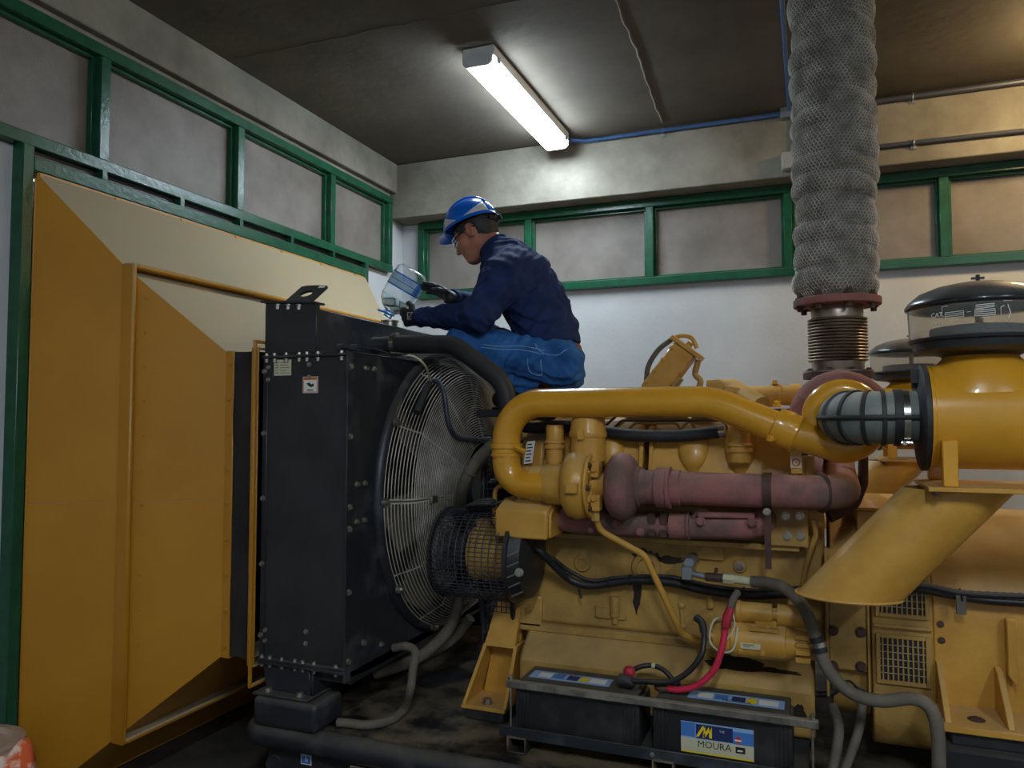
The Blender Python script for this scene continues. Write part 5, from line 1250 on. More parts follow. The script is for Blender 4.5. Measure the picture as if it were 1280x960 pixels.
# heavy grey hose from the block fitting down past the generator
hz_ = thing('oil_hose', 'thick grey hose sweeping from the brass block fitting down beside the generator', 'hose', (0.31, 2.5, 0.532))
MB().tube(smooth_path([(-0.199, 2.7, 0.964),(-0.142, 2.68, 0.967),(-0.084, 2.64, 0.956),(-0.034, 2.605, 0.908),(-0.003, 2.59, 0.826),(0.027, 2.585, 0.741),(0.089, 2.57, 0.681),(0.17, 2.55, 0.672),(0.254, 2.54, 0.693),(0.299, 2.53, 0.675),(0.315, 2.52, 0.614),(0.316, 2.52, 0.503)],8), 0.019, 14).build('hose', 'grey_hose', hz_, smooth=60)
p, q = V((-0.003, 2.59, 0.831)), V((0.01, 2.588, 0.786)); b = MB(); b.tube([p,q],0.0225,16); b.build('hose_clamp', 'rubber', hz_); b = MB(); m0 = p.lerp(q,0.35); m1 = p.lerp(q,0.65); b.tube([m0,m1],0.0235,16); b.build('clamp_band', 'chrome', hz_)
b = MB(); b.cyl((-0.256, 2.71, 0.966),(-0.199, 2.7, 0.964),0.014,n=12); b.cyl((-0.291, 2.715, 0.965),(-0.256, 2.71, 0.966),0.017,n=6); b.build('brass_end', 'cream_print', hz_)
b = MB(); b.cyl((-0.352, 2.72, 0.965),(-0.291, 2.715, 0.965),0.015,n=8); b.cyl((-0.322, 2.715, 0.965),(-0.314, 2.715, 0.998),0.006,n=8); b.build('tee_fitting', 'rust', hz_)
b = MB(); b.cyl((-0.408, 2.73, 0.972),(-0.352, 2.72, 0.965),0.012,n=6); b.obox((-0.416, 2.73, 0.972),(0.036,0.03,0.045)); b.cyl((-0.412, 2.74, 1.003),((-0.412, 2.74, 1.003)[0],2.85,(-0.412, 2.74, 1.003)[2]),0.022,n=6); b.build('elbow_fitting', 'galv', hz_, bevel=0.003)
# black harness along the block and the generator
hn = thing('wiring_harness', 'black cable bundle running along the side of the yellow engine block', 'cable', (-0.777, 2.8, 0.898))
MB().tube(smooth_path([(-1.001, 2.72, 1.038),(-0.95, 2.72, 1.012),(-0.914, 2.76, 0.96),(-0.864, 2.8, 0.903),(-0.795, 2.81, 0.883),(-0.706, 2.82, 0.897),(-0.63, 2.82, 0.911),(-0.499, 2.82, 0.915),(-0.371, 2.82, 0.897),(-0.235, 2.82, 0.891),(-0.089, 2.8, 0.912)],6), 0.015, 12).build('bundle', 'cable_black', hn, smooth=60)
MB().tube(smooth_path([(-0.975, 2.72, 1.016),(-0.916, 2.75, 0.986),(-0.86, 2.79, 0.935),(-0.777, 2.8, 0.904),(-0.674, 2.815, 0.92),(-0.497, 2.815, 0.936),(-0.343, 2.815, 0.914),(-0.207, 2.81, 0.912),(-0.051, 2.79, 0.936),(0.024, 2.76, 0.953)],6), 0.008, 8).build('wire', 'cable_black', hn, smooth=60)
for pc in ((-0.862, 2.795, 0.91),(-0.71, 2.8, 0.903),(-0.632, 2.8, 0.918),(-0.233, 2.8, 0.904)):
    b = MB(); b.torus(pc,(1,0,0),0.019,0.0025,16,5); b.build('cable_tie', 'black_print', hn)
b = MB(); b.tube(smooth_path([(-0.826, 2.8, 0.882),(-0.823, 2.8, 0.853),(-0.817, 2.8, 0.836)]),0.005,6); b.build('tie_tail', 'cable_black', hn)
hn2 = thing('wiring_harness', 'black corrugated cable bundle crossing the generator grilles', 'cable', (0.413, 2.74, 0.958))
pth = smooth_path([(-0.05, 2.74, 0.939),(0.048, 2.73, 0.959),(0.189, 2.73, 0.975),(0.28, 2.73, 0.977),(0.369, 2.735, 0.963),(0.476, 2.735, 0.953),(0.621, 2.735, 0.953)],8)
MB().tube(pth, 0.0135, 12).build('bundle', 'cable_black', hn2, smooth=60)
pth = smooth_path([(0.246, 2.72, 0.984),(0.324, 2.72, 0.985),(0.41, 2.72, 0.972),(0.516, 2.72, 0.973),(0.618, 2.72, 0.977)],10)
b = MB(); b.tube(pth, [0.009+0.0018*(i%2) for i in range(len(pth))], 10); b.build('conduit', 'rubber', hn2)
b = MB(); b.tube([(0.217, 2.73, 0.972),(0.28, 2.73, 0.972)],0.019,12); b.build('sleeve', 'rubber', hn2)
b = MB(); b.bar((0.412, 2.715, 0.98),(0.412, 2.715, 0.908),0.028,0.004,up=(0,-1,0)); b.build('hanger', 'grey_hose', hn2, bevel=0.002)
b = MB(); b.torus((0.414, 2.73, 0.961),(1,0,0.1),0.020,0.003,16,5); b.build('cable_tie', 'black_print', hn2)

# coolant hose from the top tank
ch = thing('coolant_hose', 'fat black coolant hose from the radiator tank bending down to the engine', 'hose', (-1.2,2.84,1.5))
MB().tube(fillet([(-1.66,2.84,1.824),(-1.37,2.84,1.812),(-1.15,2.84,1.655),(-1.105,2.84,1.46)], [0.16,0.14], 10), 0.0385, 20).build('hose', 'rubber', ch, smooth=60)
b = MB(); b.lathe((-1.655,2.84,1.824),(1,0,0),[(0.0385,0),(0.042,0),(0.042,0.022),(0.0385,0.022)],24); b.build('band_clamp', 'chrome', ch)
b = MB(); b.box(-1.650,-1.632,2.825,2.855,1.862,1.872); b.build('clamp_screw', 'chrome', ch)
# black hose lying over the heads
oh = thing('crankcase_hose', 'black rubber hose lying across the top of the cylinder heads', 'hose', (-0.592, 2.8, 1.443))
MB().tube(smooth_path([(-1.078, 2.84, 1.477),(-1.007, 2.81, 1.471),(-0.895, 2.785, 1.478),(-0.761, 2.755, 1.466),(-0.606, 2.728, 1.447),(-0.435, 2.728, 1.446),(-0.285, 2.722, 1.463)],8), 0.0225, 14).build('hose', 'rubber', oh, smooth=60)
b = MB(); b.tube([(-0.301, 2.723, 1.46),(-0.28, 2.722, 1.463)],0.025,16); b.build('band_clamp', 'chrome', oh)
# grey ribbed hose arching over the fan guard
gh = thing('vent_hose', 'grey wrapped hose arching beside the fan guard and drum guard', 'hose', (-1.35,2.72,0.62))
MB().tube(smooth_path([(-1.025, 2.7, 1.451),(-1.116, 2.7, 1.417),(-1.195, 2.7, 1.352),(-1.265, 2.72, 1.257),(-1.338, 2.84, 1.162),(-1.386, 2.925, 1.068),(-1.387, 2.928, 0.952),(-1.379, 2.928, 0.821),(-1.409, 2.93, 0.67),(-1.485, 2.92, 0.566),(-1.587, 2.9, 0.491),(-1.761, 2.9, 0.418)],8), 0.024, 14).build('hose', 'grey_hose', gh, smooth=60)
for pc in (((-1.149, 2.7, 1.395),(0.8,0,0.5)),((-1.195, 2.7, 1.352),(0.7,0,0.7)),((-1.232, 2.7, 1.299),(0.5,0,0.9)),((-1.273, 2.73, 1.244),(0.2,0.2,1))):
    b = MB(); b.torus(pc[0],pc[1],0.0245,0.002,20,5); b.build('wrap_turn', 'grey_hose', gh)
hose('coolant_hose', 'dark hose curving away under the fan guard', [(-1.364, 3, 0.667),(-1.431, 3, 0.584),(-1.525, 3, 0.517),(-1.709, 3.05, 0.434),(-1.883, 3.1, 0.415)], 0.022, 'grey_hose', (-1.525, 3, 0.517))
hose('drain_hose', 'thin grey drain hose curling onto the black skid deck', [(-1.56, 2.7, 0.601),(-1.503, 2.7, 0.614),(-1.464, 2.7, 0.596),(-1.452, 2.66, 0.539),(-1.44, 2.62, 0.48),(-1.494, 2.669, 0.385),(-1.497, 2.57, 0.377),(-1.55, 2.5, 0.377),(-1.625, 2.487, 0.377),(-1.668, 2.479, 0.377)], 0.0165, 'grey_hose', (-1.473, 2.53, 0.395))
# loop handle and probe clipped on the fan guard with the sensor wire
lp_ = thing('level_probe', 'dark looped probe hanging on the fan guard with a thin sensor wire', 'sensor', (-1.45, 2.84, 1.667))
MB().tube(smooth_path([(-1.513, 2.787, 1.535),(-1.515, 2.858, 1.612),(-1.519, 2.924, 1.666),(-1.5, 2.953, 1.667),(-1.46, 2.935, 1.614),(-1.44, 2.933, 1.502),(-1.425, 2.959, 1.444),(-1.408, 3.042, 1.419),(-1.39, 3.266, 1.414)],8), 0.011, 10).build('loop', 'dark_wire', lp_, smooth=60)
MB().tube([(-1.508, 2.784, 1.531),(-1.515, 2.901, 1.651)], 0.016, 10).build('probe', 'rubber', lp_)
MB().tube(smooth_path([(-1.575,2.445,1.772),(-1.529, 2.5, 1.767),(-1.519, 2.6, 1.756),(-1.482, 2.66, 1.76)],8), 0.0035, 6).build('wire', 'cable_black', lp_)
MB().tube(smooth_path([(-1.506, 2.64, 1.759),(-1.464, 2.68, 1.752),(-1.446, 2.74, 1.717),(-1.517, 2.919, 1.666)],8), 0.0045, 6).build('wire_sleeve', 'cream_print', lp_)
MB().tube([(-1.524, 2.59, 1.759),(-1.503, 2.64, 1.759)], 0.007, 8).build('connector', 'black_print', lp_)
# coil of cable on top of the drum guard
b = MB(); cc = V((-1.171, 2.66, 1.178))
for i in range(3):
    pth = [(cc.x+(0.055-0.008*i)*math.cos(a)+0.01*i, cc.y+(0.03-0.004*i)*math.sin(a), cc.z+0.008*i+0.012*math.cos(a+1)) for a in [2*PI*k/24 for k in range(25)]]
    b.tube(pth, 0.007, 8, caps=False)
b.tube(smooth_path([(cc.x+0.055,cc.y,cc.z+0.01),(cc.x+0.10,cc.y+0.03,cc.z+0.02),(cc.x+0.13,cc.y+0.06,cc.z)]),0.007,8)
single(b, 'cable_coil', 'rubber', 'small coil of black cable resting on the wire drum guard', 'cable', cc, smooth=60)
hose('floor_cable', 'dark cable hanging behind the battery tray below the thick grey hose', [(-0.019, 2.8, 0.585),(0.043, 2.8, 0.598),(0.092, 2.8, 0.646),(0.128, 2.8, 0.619),(0.185, 2.78, 0.587)], 0.010, 'cable_black', (0.043, 2.8, 0.598), 'cable')
hose('drain_pipe', 'grey pipe running down under the flywheel housing', [(0.041, 2.75, 0.578),(0.059, 2.72, 0.528),(0.052, 2.68, 0.467),(0.036, 2.65, 0.403)], 0.016, 'grey_hose', (0.052, 2.68, 0.467), 'pipe')
hose('drain_pipe', 'dark grey pipe crossing the other under the flywheel housing', [(0.132, 2.74, 0.606),(0.122, 2.72, 0.537),(0.103, 2.68, 0.487),(0.07, 2.64, 0.413)], 0.014, 'grey_hose', (0.103, 2.68, 0.487), 'pipe')
# pail and rag by the left wall
M['pail'] = mat('pale_plastic', srgb(186,160,140), 0.5, col2=srgb(170,142,124), nscale=5)
M['rag'] = mat('orange_cloth', srgb(214,92,44), 0.85, col2=srgb(232,206,184), nscale=9, lo=0.48, hi=0.56, bump=0.4, bscale=30)

# ================================================================== implicit surfaces for the figure
def grid(lo, hi, h):
    n = [int(math.ceil((hi[i]-lo[i])/h))+1 for i in range(3)]
    ax = [lo[i]+h*np.arange(n[i], dtype=np.float32) for i in range(3)]
    return np.meshgrid(*ax, indexing='ij')
def smin(a, b, k):
    if k <= 0: return np.minimum(a, b)
    t = np.clip(0.5+0.5*(b-a)/k, 0, 1); return b*(1-t)+a*t-k*t*(1-t)
def cap(P, a, b, r0, r1, sy=1.0, yc=0.0):
    """tapered capsule; sy widens it across (in y about yc)"""
    x, y, z = P; a = V(a); b = V(b)
    if sy != 1.0: y = yc+(y-yc)/sy
    d = b-a; L2 = max(d.dot(d), 1e-9)
    t = np.clip(((x-a.x)*d.x+(y-a.y)*d.y+(z-a.z)*d.z)/L2, 0, 1)
    return np.sqrt((x-a.x-d.x*t)**2+(y-a.y-d.y*t)**2+(z-a.z-d.z*t)**2)-(r0+(r1-r0)*t)
def elp(P, c, r):
    x, y, z = P
    k0 = np.sqrt(((x-c[0])/r[0])**2+((y-c[1])/r[1])**2+((z-c[2])/r[2])**2)+1e-6
    k1 = np.sqrt(((x-c[0])/r[0]**2)**2+((y-c[1])/r[1]**2)**2+((z-c[2])/r[2]**2)**2)+1e-6
    return k0*(k0-1)/k1
def nets(F, lo, h):
    """naive surface nets"""
    ns = np.array(F.shape)-1
    acc = np.zeros(tuple(ns)+(3,), np.float32); cnt = np.zeros(tuple(ns), np.int16)
    S = F < 0; quads = []
    for ax in range(3):
        sl0 = [slice(None)]*3; sl1 = [slice(None)]*3; sl0[ax] = slice(0,-1); sl1[ax] = slice(1,None)
        f0, f1 = F[tuple(sl0)], F[tuple(sl1)]
        ed = S[tuple(sl0)] != S[tuple(sl1)]
        I = np.argwhere(ed)
        if len(I) == 0: continue
        t = (f0[ed]/(f0[ed]-f1[ed]))
        pos = I.astype(np.float32); pos[:,ax] += t
        o1, o2 = [a for a in range(3) if a != ax]
        cells = []
        for d1, d2 in ((-1,-1),(0,-1),(0,0),(-1,0)):
            C = I.copy(); C[:,o1] += d1; C[:,o2] += d2; cells.append(C)
            ok = np.all((C >= 0) & (C < ns), axis=1)
            np.add.at(acc, tuple(C[ok].T), pos[ok]); np.add.at(cnt, tuple(C[ok].T), 1)
        ok = np.all([np.all((C >= 0) & (C < ns), axis=1) for C in cells], axis=0)
        flip = S[tuple(sl0)][ed]
        if ax == 1: flip = ~flip
        Q = np.stack([np.ravel_multi_index(tuple(C[ok].T), tuple(ns)) for C in cells], axis=1)
        fl = flip[ok]; Q[~fl] = Q[~fl][:, ::-1]
        quads.append(Q)
    idx = np.flatnonzero(cnt.ravel() > 0)
    remap = np.full(cnt.size, -1, np.int64); remap[idx] = np.arange(len(idx))
    v = acc.reshape(-1,3)[idx]/cnt.ravel()[idx][:,None]*h+np.array(lo, np.float32)
    q = remap[np.concatenate(quads)]
    return v, q
def implicit(fn, lo, hi, h, name, m, parent, relax=0):
    P = grid(lo, hi, h); v, q = nets(fn(P), lo, h)
    b = MB(); b.v = [tuple(p) for p in v.tolist()]; b.f = [tuple(f) for f in q.tolist()]
    o = b.build(name, m, parent, smooth=180)
    if relax: s_ = o.modifiers.new('relax', 'SMOOTH'); s_.factor = 0.5; s_.iterations = relax
    return o

M['skin'] = mat('skin', srgb(186,128,104), 0.5, col2=srgb(168,108,88), nscale=22, spec=0.4)
M['hair'] = mat('dark_hair', srgb(34,30,30), 0.6, col2=srgb(52,48,48), nscale=60)
M['sweater'] = mat('navy_sweater', srgb(38,55,98), 0.85, col2=srgb(29,43,80), nscale=14, bump=0.25, bscale=220, spec=0.2)
M['denim'] = mat('blue_denim', srgb(58,112,176), 0.8, col2=srgb(36,78,136), nscale=9, bump=0.25, bscale=260, spec=0.2)
M['stitch'] = mat('denim_stitch', srgb(120,160,205), 0.8)
M['leather'] = mat('brown_leather', srgb(122,66,40), 0.5, col2=srgb(92,50,32), nscale=15)
M['boot'] = mat('boot_leather', srgb(60,44,36), 0.55, col2=srgb(40,32,28), nscale=15)
M['glove'] = mat('black_glove', srgb(30,31,33), 0.55, col2=srgb(44,45,48), nscale=25, bump=0.15, bscale=120)
M['glove_print'] = mat('grey_glove_print', srgb(168,172,176), 0.5)
M['helmet'] = mat('blue_helmet', srgb(14,106,220), 0.25, coat=0.5)
M['helmet_white'] = mat('reflective_white', srgb(206,208,208), 0.35)

YP0 = 3.2
sp_ = [V(p) for p in ((-1.057, 3.2, 1.758),(-1.086, 3.2, 1.89),(-1.142, 3.2, 2.018),(-1.207, 3.2, 2.126),(-1.269, 3.2, 2.203),(-1.343, 3.2, 2.293))]
HC = V((-1.435, 3.2, 2.357))                       # middle of the head
pitch = math.radians(28)
hf = V((-math.cos(pitch),0,-math.sin(pitch))); hu = V((-math.sin(pitch),0,math.cos(pitch)))
sN, eN, wN = V((-1.223, 3.02, 2.103)), V((-1.285, 2.9, 1.933)), V((-1.648, 3.06, 1.964))
sF, eF, wF = V((-1.336, 3.37, 2.221)), V((-1.538, 3.47, 2.062)), V((-1.56, 3.225, 2.067))
hN, kN, aN = V((-0.996, 3.09, 1.732)), V((-1.392, 2.98, 1.838)), V((-1.107, 3.09, 1.625))
hF, kF, aF = V((-1.086, 3.31, 1.756)), V((-1.445,3.37,1.885)), V((-1.276, 3.34, 1.625))
def local(P):
    x, y, z = P[0]-HC.x, P[1]-HC.y, P[2]-HC.z
    return (x*hf.x+z*hf.z, y, x*hu.x+z*hu.z)
def L2W(p): return HC+hf*p[0]+V((0,p[1],0))+hu*p[2]
def head_sdf(P):
    q = local(P)
    d = elp(q, (-0.012,0,0.028), (0.100,0.077,0.092))
    d = smin(d, elp(q, (0.038,0,-0.040), (0.058,0.056,0.074)), 0.03)
    d = smin(d, elp(q, (0.064,0,-0.097), (0.026,0.030,0.020)), 0.03)
    for s_ in (-1, 1):
        d = smin(d, cap(q, (0.0,s_*0.048,-0.055), (0.055,s_*0.022,-0.098), 0.020, 0.016), 0.025)
        d = smin(d, elp(q, (0.060,s_*0.036,-0.028), (0.028,0.024,0.024)), 0.02)
    d = smin(d, cap(q, (0.078,-0.032,0.022), (0.078,0.032,0.022), 0.012, 0.012), 0.014)
    for s_ in (-1, 1):
        d = -smin(-d, elp(q, (0.104,s_*0.031,0.002), (0.018,0.018,0.012)), 0.010)
    d = smin(d, cap(q, (0.088,0,0.006), (0.112,0,-0.032), 0.008, 0.0115), 0.010)
    for s_ in (-1, 1): d = smin(d, elp(q, (0.099,s_*0.011,-0.038), (0.010,0.008,0.007)), 0.008)
    d = smin(d, cap(q, (0.088,-0.018,-0.060), (0.088,0.018,-0.060), 0.0065, 0.0065), 0.008)
    d = smin(d, cap(q, (0.086,-0.016,-0.073), (0.086,0.016,-0.073), 0.0075, 0.0075), 0.008)
    d = -smin(-d, cap(q, (0.099,-0.022,-0.0665), (0.099,0.022,-0.0665), 0.003, 0.003), 0.004)
    for s_ in (-1, 1):
        e_ = elp(q, (-0.008,s_*0.080,-0.006), (0.022,0.009,0.034))
        e_ = -smin(-e_, elp(q, (-0.003,s_*0.090,-0.003), (0.012,0.008,0.020)), 0.005)
        d = smin(d, e_, 0.008)
    return d
neck_a = L2W((-0.030,0,-0.045))
def torso_sdf(P, g=0.0):
    rr = [0.128,0.122,0.128,0.132,0.108]
    d = None
    for i in range(4):
        c_ = cap(P, sp_[i], sp_[i+1], rr[i]+g, rr[i+1]+g, 1.28, YP0)
        d = c_ if d is None else smin(d, c_, 0.04)
    d = smin(d, cap(P, sN, sF, 0.086+g, 0.080+g), 0.07)
    d = smin(d, cap(P, sp_[4], sp_[5], 0.085+g, 0.060+g), 0.05)
    return d
def arm_sdf(P, s0, e0, w0, g=0.0):
    d = cap(P, s0, e0, 0.086+g, 0.062+g)
    return smin(d, cap(P, e0, w0, 0.062+g, 0.037+g), 0.025)
def legs_sdf(P, g=0.0):
    d = cap(P, sp_[0]+V((0.0,0,-0.005)), sp_[0]+V((0.012,0,-0.045)), 0.128+g, 0.118+g, 1.28, YP0)
    for (h_, k_, a_) in ((hN,kN,aN),(hF,kF,aF)):
        l_ = cap(P, h_, k_, 0.100+g, 0.066+g)
        l_ = smin(l_, cap(P, k_, a_, 0.064+g, 0.046+g), 0.03)
        mid = k_.lerp(a_, 0.4); l_ = smin(l_, cap(P, mid, k_.lerp(a_,0.6), 0.060+g, 0.055+g), 0.02)
        d = smin(d, l_, 0.035)
    return d
def foot_sdf(P, a_, toe, heel, g=0.0):
    d = cap(P, a_, heel, 0.044+g, 0.036+g)
    return smin(d, cap(P, heel, toe, 0.036+g, 0.034+g), 0.03)
ftN = (aN, V((-1.26,3.08,1.592)), V((-1.085,3.09,1.592)))
ftF = (aF, V((-1.30,3.36,1.592)), V((-1.15,3.35,1.592)))
def hand_caps(w0, d_, n_, curl, thumb_side, spread=0.0, sc=1.0, g=0.0, thumb_curl=0.3, pre=0.15):
    """capsules of a hand: wrist w0, pointing along d_, palm facing n_"""
    d_ = V(d_).normalized(); n_ = V(n_); n_ = (n_-d_*n_.dot(d_)).normalized(); s_ = d_.cross(n_)*thumb_side
    out = []; palm = 0.085*sc
    for i, (off, ln, rr) in enumerate(((0.030,0.076,0.0098),(0.009,0.084,0.0100),(-0.012,0.077,0.0096),(-0.032,0.060,0.0088))):
        k0 = w0+s_*(off*0.55)*sc; k1 = w0+d_*(palm*(0.98,1.0,0.97,0.90)[i])+s_*off*sc
        out.append((k0, k1, 0.0155*sc+g, 0.0135*sc+g))
        p = k1; a = pre; dirn = s_*spread*(off/0.03)
        for j, f_ in enumerate((0.44,0.31,0.25)):
            a += curl[i]*(1.0,1.1,0.8)[j]
            v_ = (d_*math.cos(a)+n_*math.sin(a)+dirn).normalized(); q = p+v_*ln*f_*sc
            out.append((p, q, (rr-0.0008*j)*sc+g, (rr-0.0008*(j+1))*sc+g)); p = q
    b0 = w0+d_*0.022*sc+s_*0.022*sc; b1 = b0+(d_*0.55+s_*0.75+n_*0.35).normalized()*0.042*sc
    b2 = b1+(d_*0.85+s_*(0.5-thumb_curl)+n_*(0.2+thumb_curl)).normalized()*0.034*sc; b3 = b2+(d_*0.9+s_*(0.25-thumb_curl)+n_*(0.25+thumb_curl)).normalized()*0.026*sc
    out += [(b0,b1,0.0165*sc+g,0.0125*sc+g),(b1,b2,0.0120*sc+g,0.0108*sc+g),(b2,b3,0.0106*sc+g,0.0092*sc+g)]
    return out
def caps_sdf(P, cs, k=0.006):
    d = None
    for c_ in cs:
        e_ = cap(P, *c_); d = e_ if d is None else smin(d, e_, k)
    return d
# bottle axis first, the hands hold it
JO = V((-1.868,3.15,1.988)); JD = V((0.50,0.10,0.86)).normalized()
JE = V((0.86,0,-0.50)).normalized()
JC = JO+JD*0.215+JE*0.098                       # where the far palm presses the jug
near_hand = hand_caps(wN+(wN-eN).normalized()*0.010, (-1,0.24,0.10), (0.0,0.92,0.30), (0.36,0.40,0.44,0.46), -1, 0.02, 0.96)
far_hand = hand_caps(wF, (-0.80,-0.30,0.52), -JE+V((0,-0.35,0)), (0.14,0.15,0.17,0.2), 1, 0.06, 0.96, pre=0.08)
def body_sdf(P):
    d = head_sdf(P)
    d = smin(d, cap(P, neck_a, sp_[5], 0.056, 0.062), 0.03)
    d = smin(d, torso_sdf(P, -0.016), 0.03)
    for (s0, e0, w0) in ((sN,eN,wN),(sF,eF,wF)): d = smin(d, arm_sdf(P, s0, e0, w0, -0.014), 0.03)
    d = smin(d, legs_sdf(P, -0.014), 0.03)
    for f_ in (ftN, ftF): d = smin(d, foot_sdf(P, f_[0], f_[1], f_[2], -0.010), 0.02)
    for h_ in (near_hand, far_hand): d = smin(d, caps_sdf(P, h_)+0.0022, 0.012)
    return d
lo, hi = (-1.92,2.80,1.535), (-0.86,3.62,2.50)
person = implicit(body_sdf, lo, hi, 0.0062, 'person', 'skin', None)
person_base = V((-1.15,3.2,1.545))
person.data.transform(Matrix.Translation(-person_base)); person.location = person_base; BASE[person.name] = person_base
tag(person, 'person in navy sweater and jeans crouching on the engine, pouring water from a jug', 'person')

def folds(P, amp, f=1.0, ph=0.0):
    x, y, z = P
    return amp*(np.sin((38*x+15*z+9*np.sin(11*y+ph)+4*np.sin(23*z))*f+ph)*0.6+np.sin((21*y-46*z+7*np.sin(13*x+1+ph))*f+2*ph)*0.5)
def sweater_sdf(P):
    d = torso_sdf(P, 0.004)
    for (s0, e0, w0) in ((sN,eN,wN),(sF,eF,wF)):
        d = smin(d, arm_sdf(P, s0, e0, w0, 0.004), 0.035)
        c_ = e0.lerp(w0, 0.86); d = smin(d, cap(P, c_, e0.lerp(w0,0.97), 0.043, 0.040), 0.012)
    x, y, z = P
    d = d+folds(P, 0.0058)+folds(P, 0.0026, 1.9, 1.3)
    # hem rides up at the back; open neck
    up_ = (sp_[1]-sp_[0]).normalized(); c_ = sp_[0].lerp(sp_[1],0.36)
    hem = -((x-c_.x)*(up_.x-0.10)+(z-c_.z)*up_.z)
    nk = (sp_[5]-sp_[4]).normalized(); c2 = sp_[5]+nk*0.004
    top = (x-c2.x)*nk.x+(z-c2.z)*nk.z
    for (e0, w0) in ((eN,wN),(eF,wF)):
        a_ = (w0-e0).normalized(); near_ = np.sqrt((x-w0.x)**2+(y-w0.y)**2+(z-w0.z)**2) < 0.10
        cut = np.where(near_, (x-w0.x)*a_.x+(y-w0.y)*a_.y+(z-w0.z)*a_.z-0.004, -1)
        d = np.maximum(d, cut)
    hem_near = (np.sqrt((x-sp_[0].x)**2+(z-sp_[0].z)**2) < 0.30)
    d = np.maximum(d, np.where(hem_near, hem, -1))
    tn = np.sqrt((x-c2.x)**2+(y-c2.y)**2+(z-c2.z)**2) < 0.14
    return np.maximum(d, np.where(tn, top, -1))
sw = implicit(sweater_sdf, (-1.72,2.80,1.70), (-0.86,3.62,2.36), 0.006, 'sweater', 'sweater', person, relax=1); sw['label'] = 'navy blue sweater'
# collar and cuffs
b = MB(); nk = (sp_[5]-sp_[4]).normalized()
b.torus(sp_[5]+nk*0.002, nk, 0.066, 0.010, 28, 8); b.build('collar', 'sweater', person, smooth=80)
for (e0, w0) in ((eN,wN),(eF,wF)):
    a_ = (w0-e0).normalized(); b = MB(); b.lathe(w0-a_*0.045, a_, [(0.037,0),(0.042,0.004),(0.042,0.044),(0.036,0.048)], 24); b.build('cuff', 'sweater', person)
def jeans_sdf(P):
    d = legs_sdf(P, 0.004)+folds(P, 0.0060, 1.2, 0.7)+folds(P, 0.0030, 2.3, 2.0)
    x, y, z = P
    up_ = (sp_[1]-sp_[0]).normalized(); c_ = sp_[0].lerp(sp_[1],0.36)
    wst = cap(P, sp_[0], sp_[0].lerp(sp_[1],0.5), 0.126, 0.121, 1.28, YP0)
    d = smin(d, np.maximum(wst, (x-c_.x)*up_.x+(z-c_.z)*up_.z), 0.02)
    for a_ in (aN, aF):
        k_ = kN if a_ is aN else kF; ax = (a_-k_).normalized()
        near_ = np.sqrt((x-a_.x)**2+(y-a_.y)**2+(z-a_.z)**2) < 0.09
        d = np.maximum(d, np.where(near_, (x-a_.x)*ax.x+(y-a_.y)*ax.y+(z-a_.z)*ax.z-0.002, -1))
    return d
jn_ = implicit(jeans_sdf, (-1.60,2.80,1.55), (-0.86,3.62,1.96), 0.006, 'jeans', 'denim', person, relax=1); jn_['label'] = 'blue denim jeans'
def belt_sdf(P):
    x, y, z = P; up_ = (sp_[1]-sp_[0]).normalized(); c_ = sp_[0].lerp(sp_[1],0.24)
    d = cap(P, sp_[0], sp_[0].lerp(sp_[1],0.6), 0.133, 0.127, 1.28, YP0)
    s_ = np.abs((x-c_.x)*up_.x+(z-c_.z)*up_.z)-0.017
    return np.maximum(d, s_)
bl_ = implicit(belt_sdf, (-1.28,2.96,1.72), (-0.86,3.44,1.90), 0.005, 'belt', 'leather', person); bl_['label'] = 'brown leather belt'
# belt loops and a pocket seam on the near hip
up_ = (sp_[1]-sp_[0]).normalized(); fw_ = up_.cross(V((0,1,0)))
for a in (0.55, 1.05, 1.6):
    c_ = sp_[0].lerp(sp_[1],0.24); r_ = 0.136
    # ring in the plane across the spine, widened in y
    dirv = fw_*(math.cos(a)*r_)+V((0,-1,0))*(math.sin(a)*r_*1.28)
    b = MB(); b.bar(c_+dirv-up_*0.024, c_+dirv+up_*0.024, 0.012, 0.005, up=dirv); b.build('belt_loop', 'denim', person, bevel=0.001)
def surf_line(pts, name):   # stitched seam that follows the leg surface on the camera side
    P_ = []
    for p in smooth_path(pts, 6):
        q = V(p)
        for _ in range(12):
            A = tuple(np.array([[[v_]]], np.float32) for v_ in q)
            dd = float(jeans_sdf(A)[0,0,0])
            q = q+V((0,1,0))*min(max(dd*0.9,-0.03),0.03)
        P_.append(q-V((0,0.0005,0)))
    MB().tube(P_, 0.0021, 5).build(name, 'stitch', person)
surf_line([(-1.28, 2.84, 1.817),(-1.206, 2.9, 1.807),(-1.12, 2.95, 1.808),(-1.026, 2.98, 1.788)], 'seam')
surf_line([(-1.289, 2.86, 1.806),(-1.214, 2.92, 1.796),(-1.12, 2.95, 1.792),(-1.026, 2.98, 1.771)], 'seam')
surf_line([(-1.071, 2.95, 1.82),(-1.036, 2.97, 1.781),(-0.977, 2.98, 1.767),(-0.942, 3, 1.793)], 'pocket_seam')
surf_line([(-1.092, 2.95, 1.755),(-1.092, 2.97, 1.703),(-1.043, 2.97, 1.689),(-1.036, 2.97, 1.748)], 'pocket_seam')
for f_ in (ftN, ftF):
    o = implicit(lambda P, f_=f_: np.maximum(foot_sdf(P, f_[0], f_[1], f_[2], 0.003), 1.5555-P[2]), (-1.40,f_[0].y-0.09,1.545), (-0.98,f_[0].y+0.10,1.70), 0.006, 'boot', 'boot', person)
    b = MB(); c0, c1 = f_[1], f_[2]; b.obox(((c0.x+c1.x)/2,(c0.y+c1.y)/2,1.552), (abs(c1.x-c0.x)+0.06,0.072,0.012)); b.build('sole', 'rubber', person, bevel=0.004)
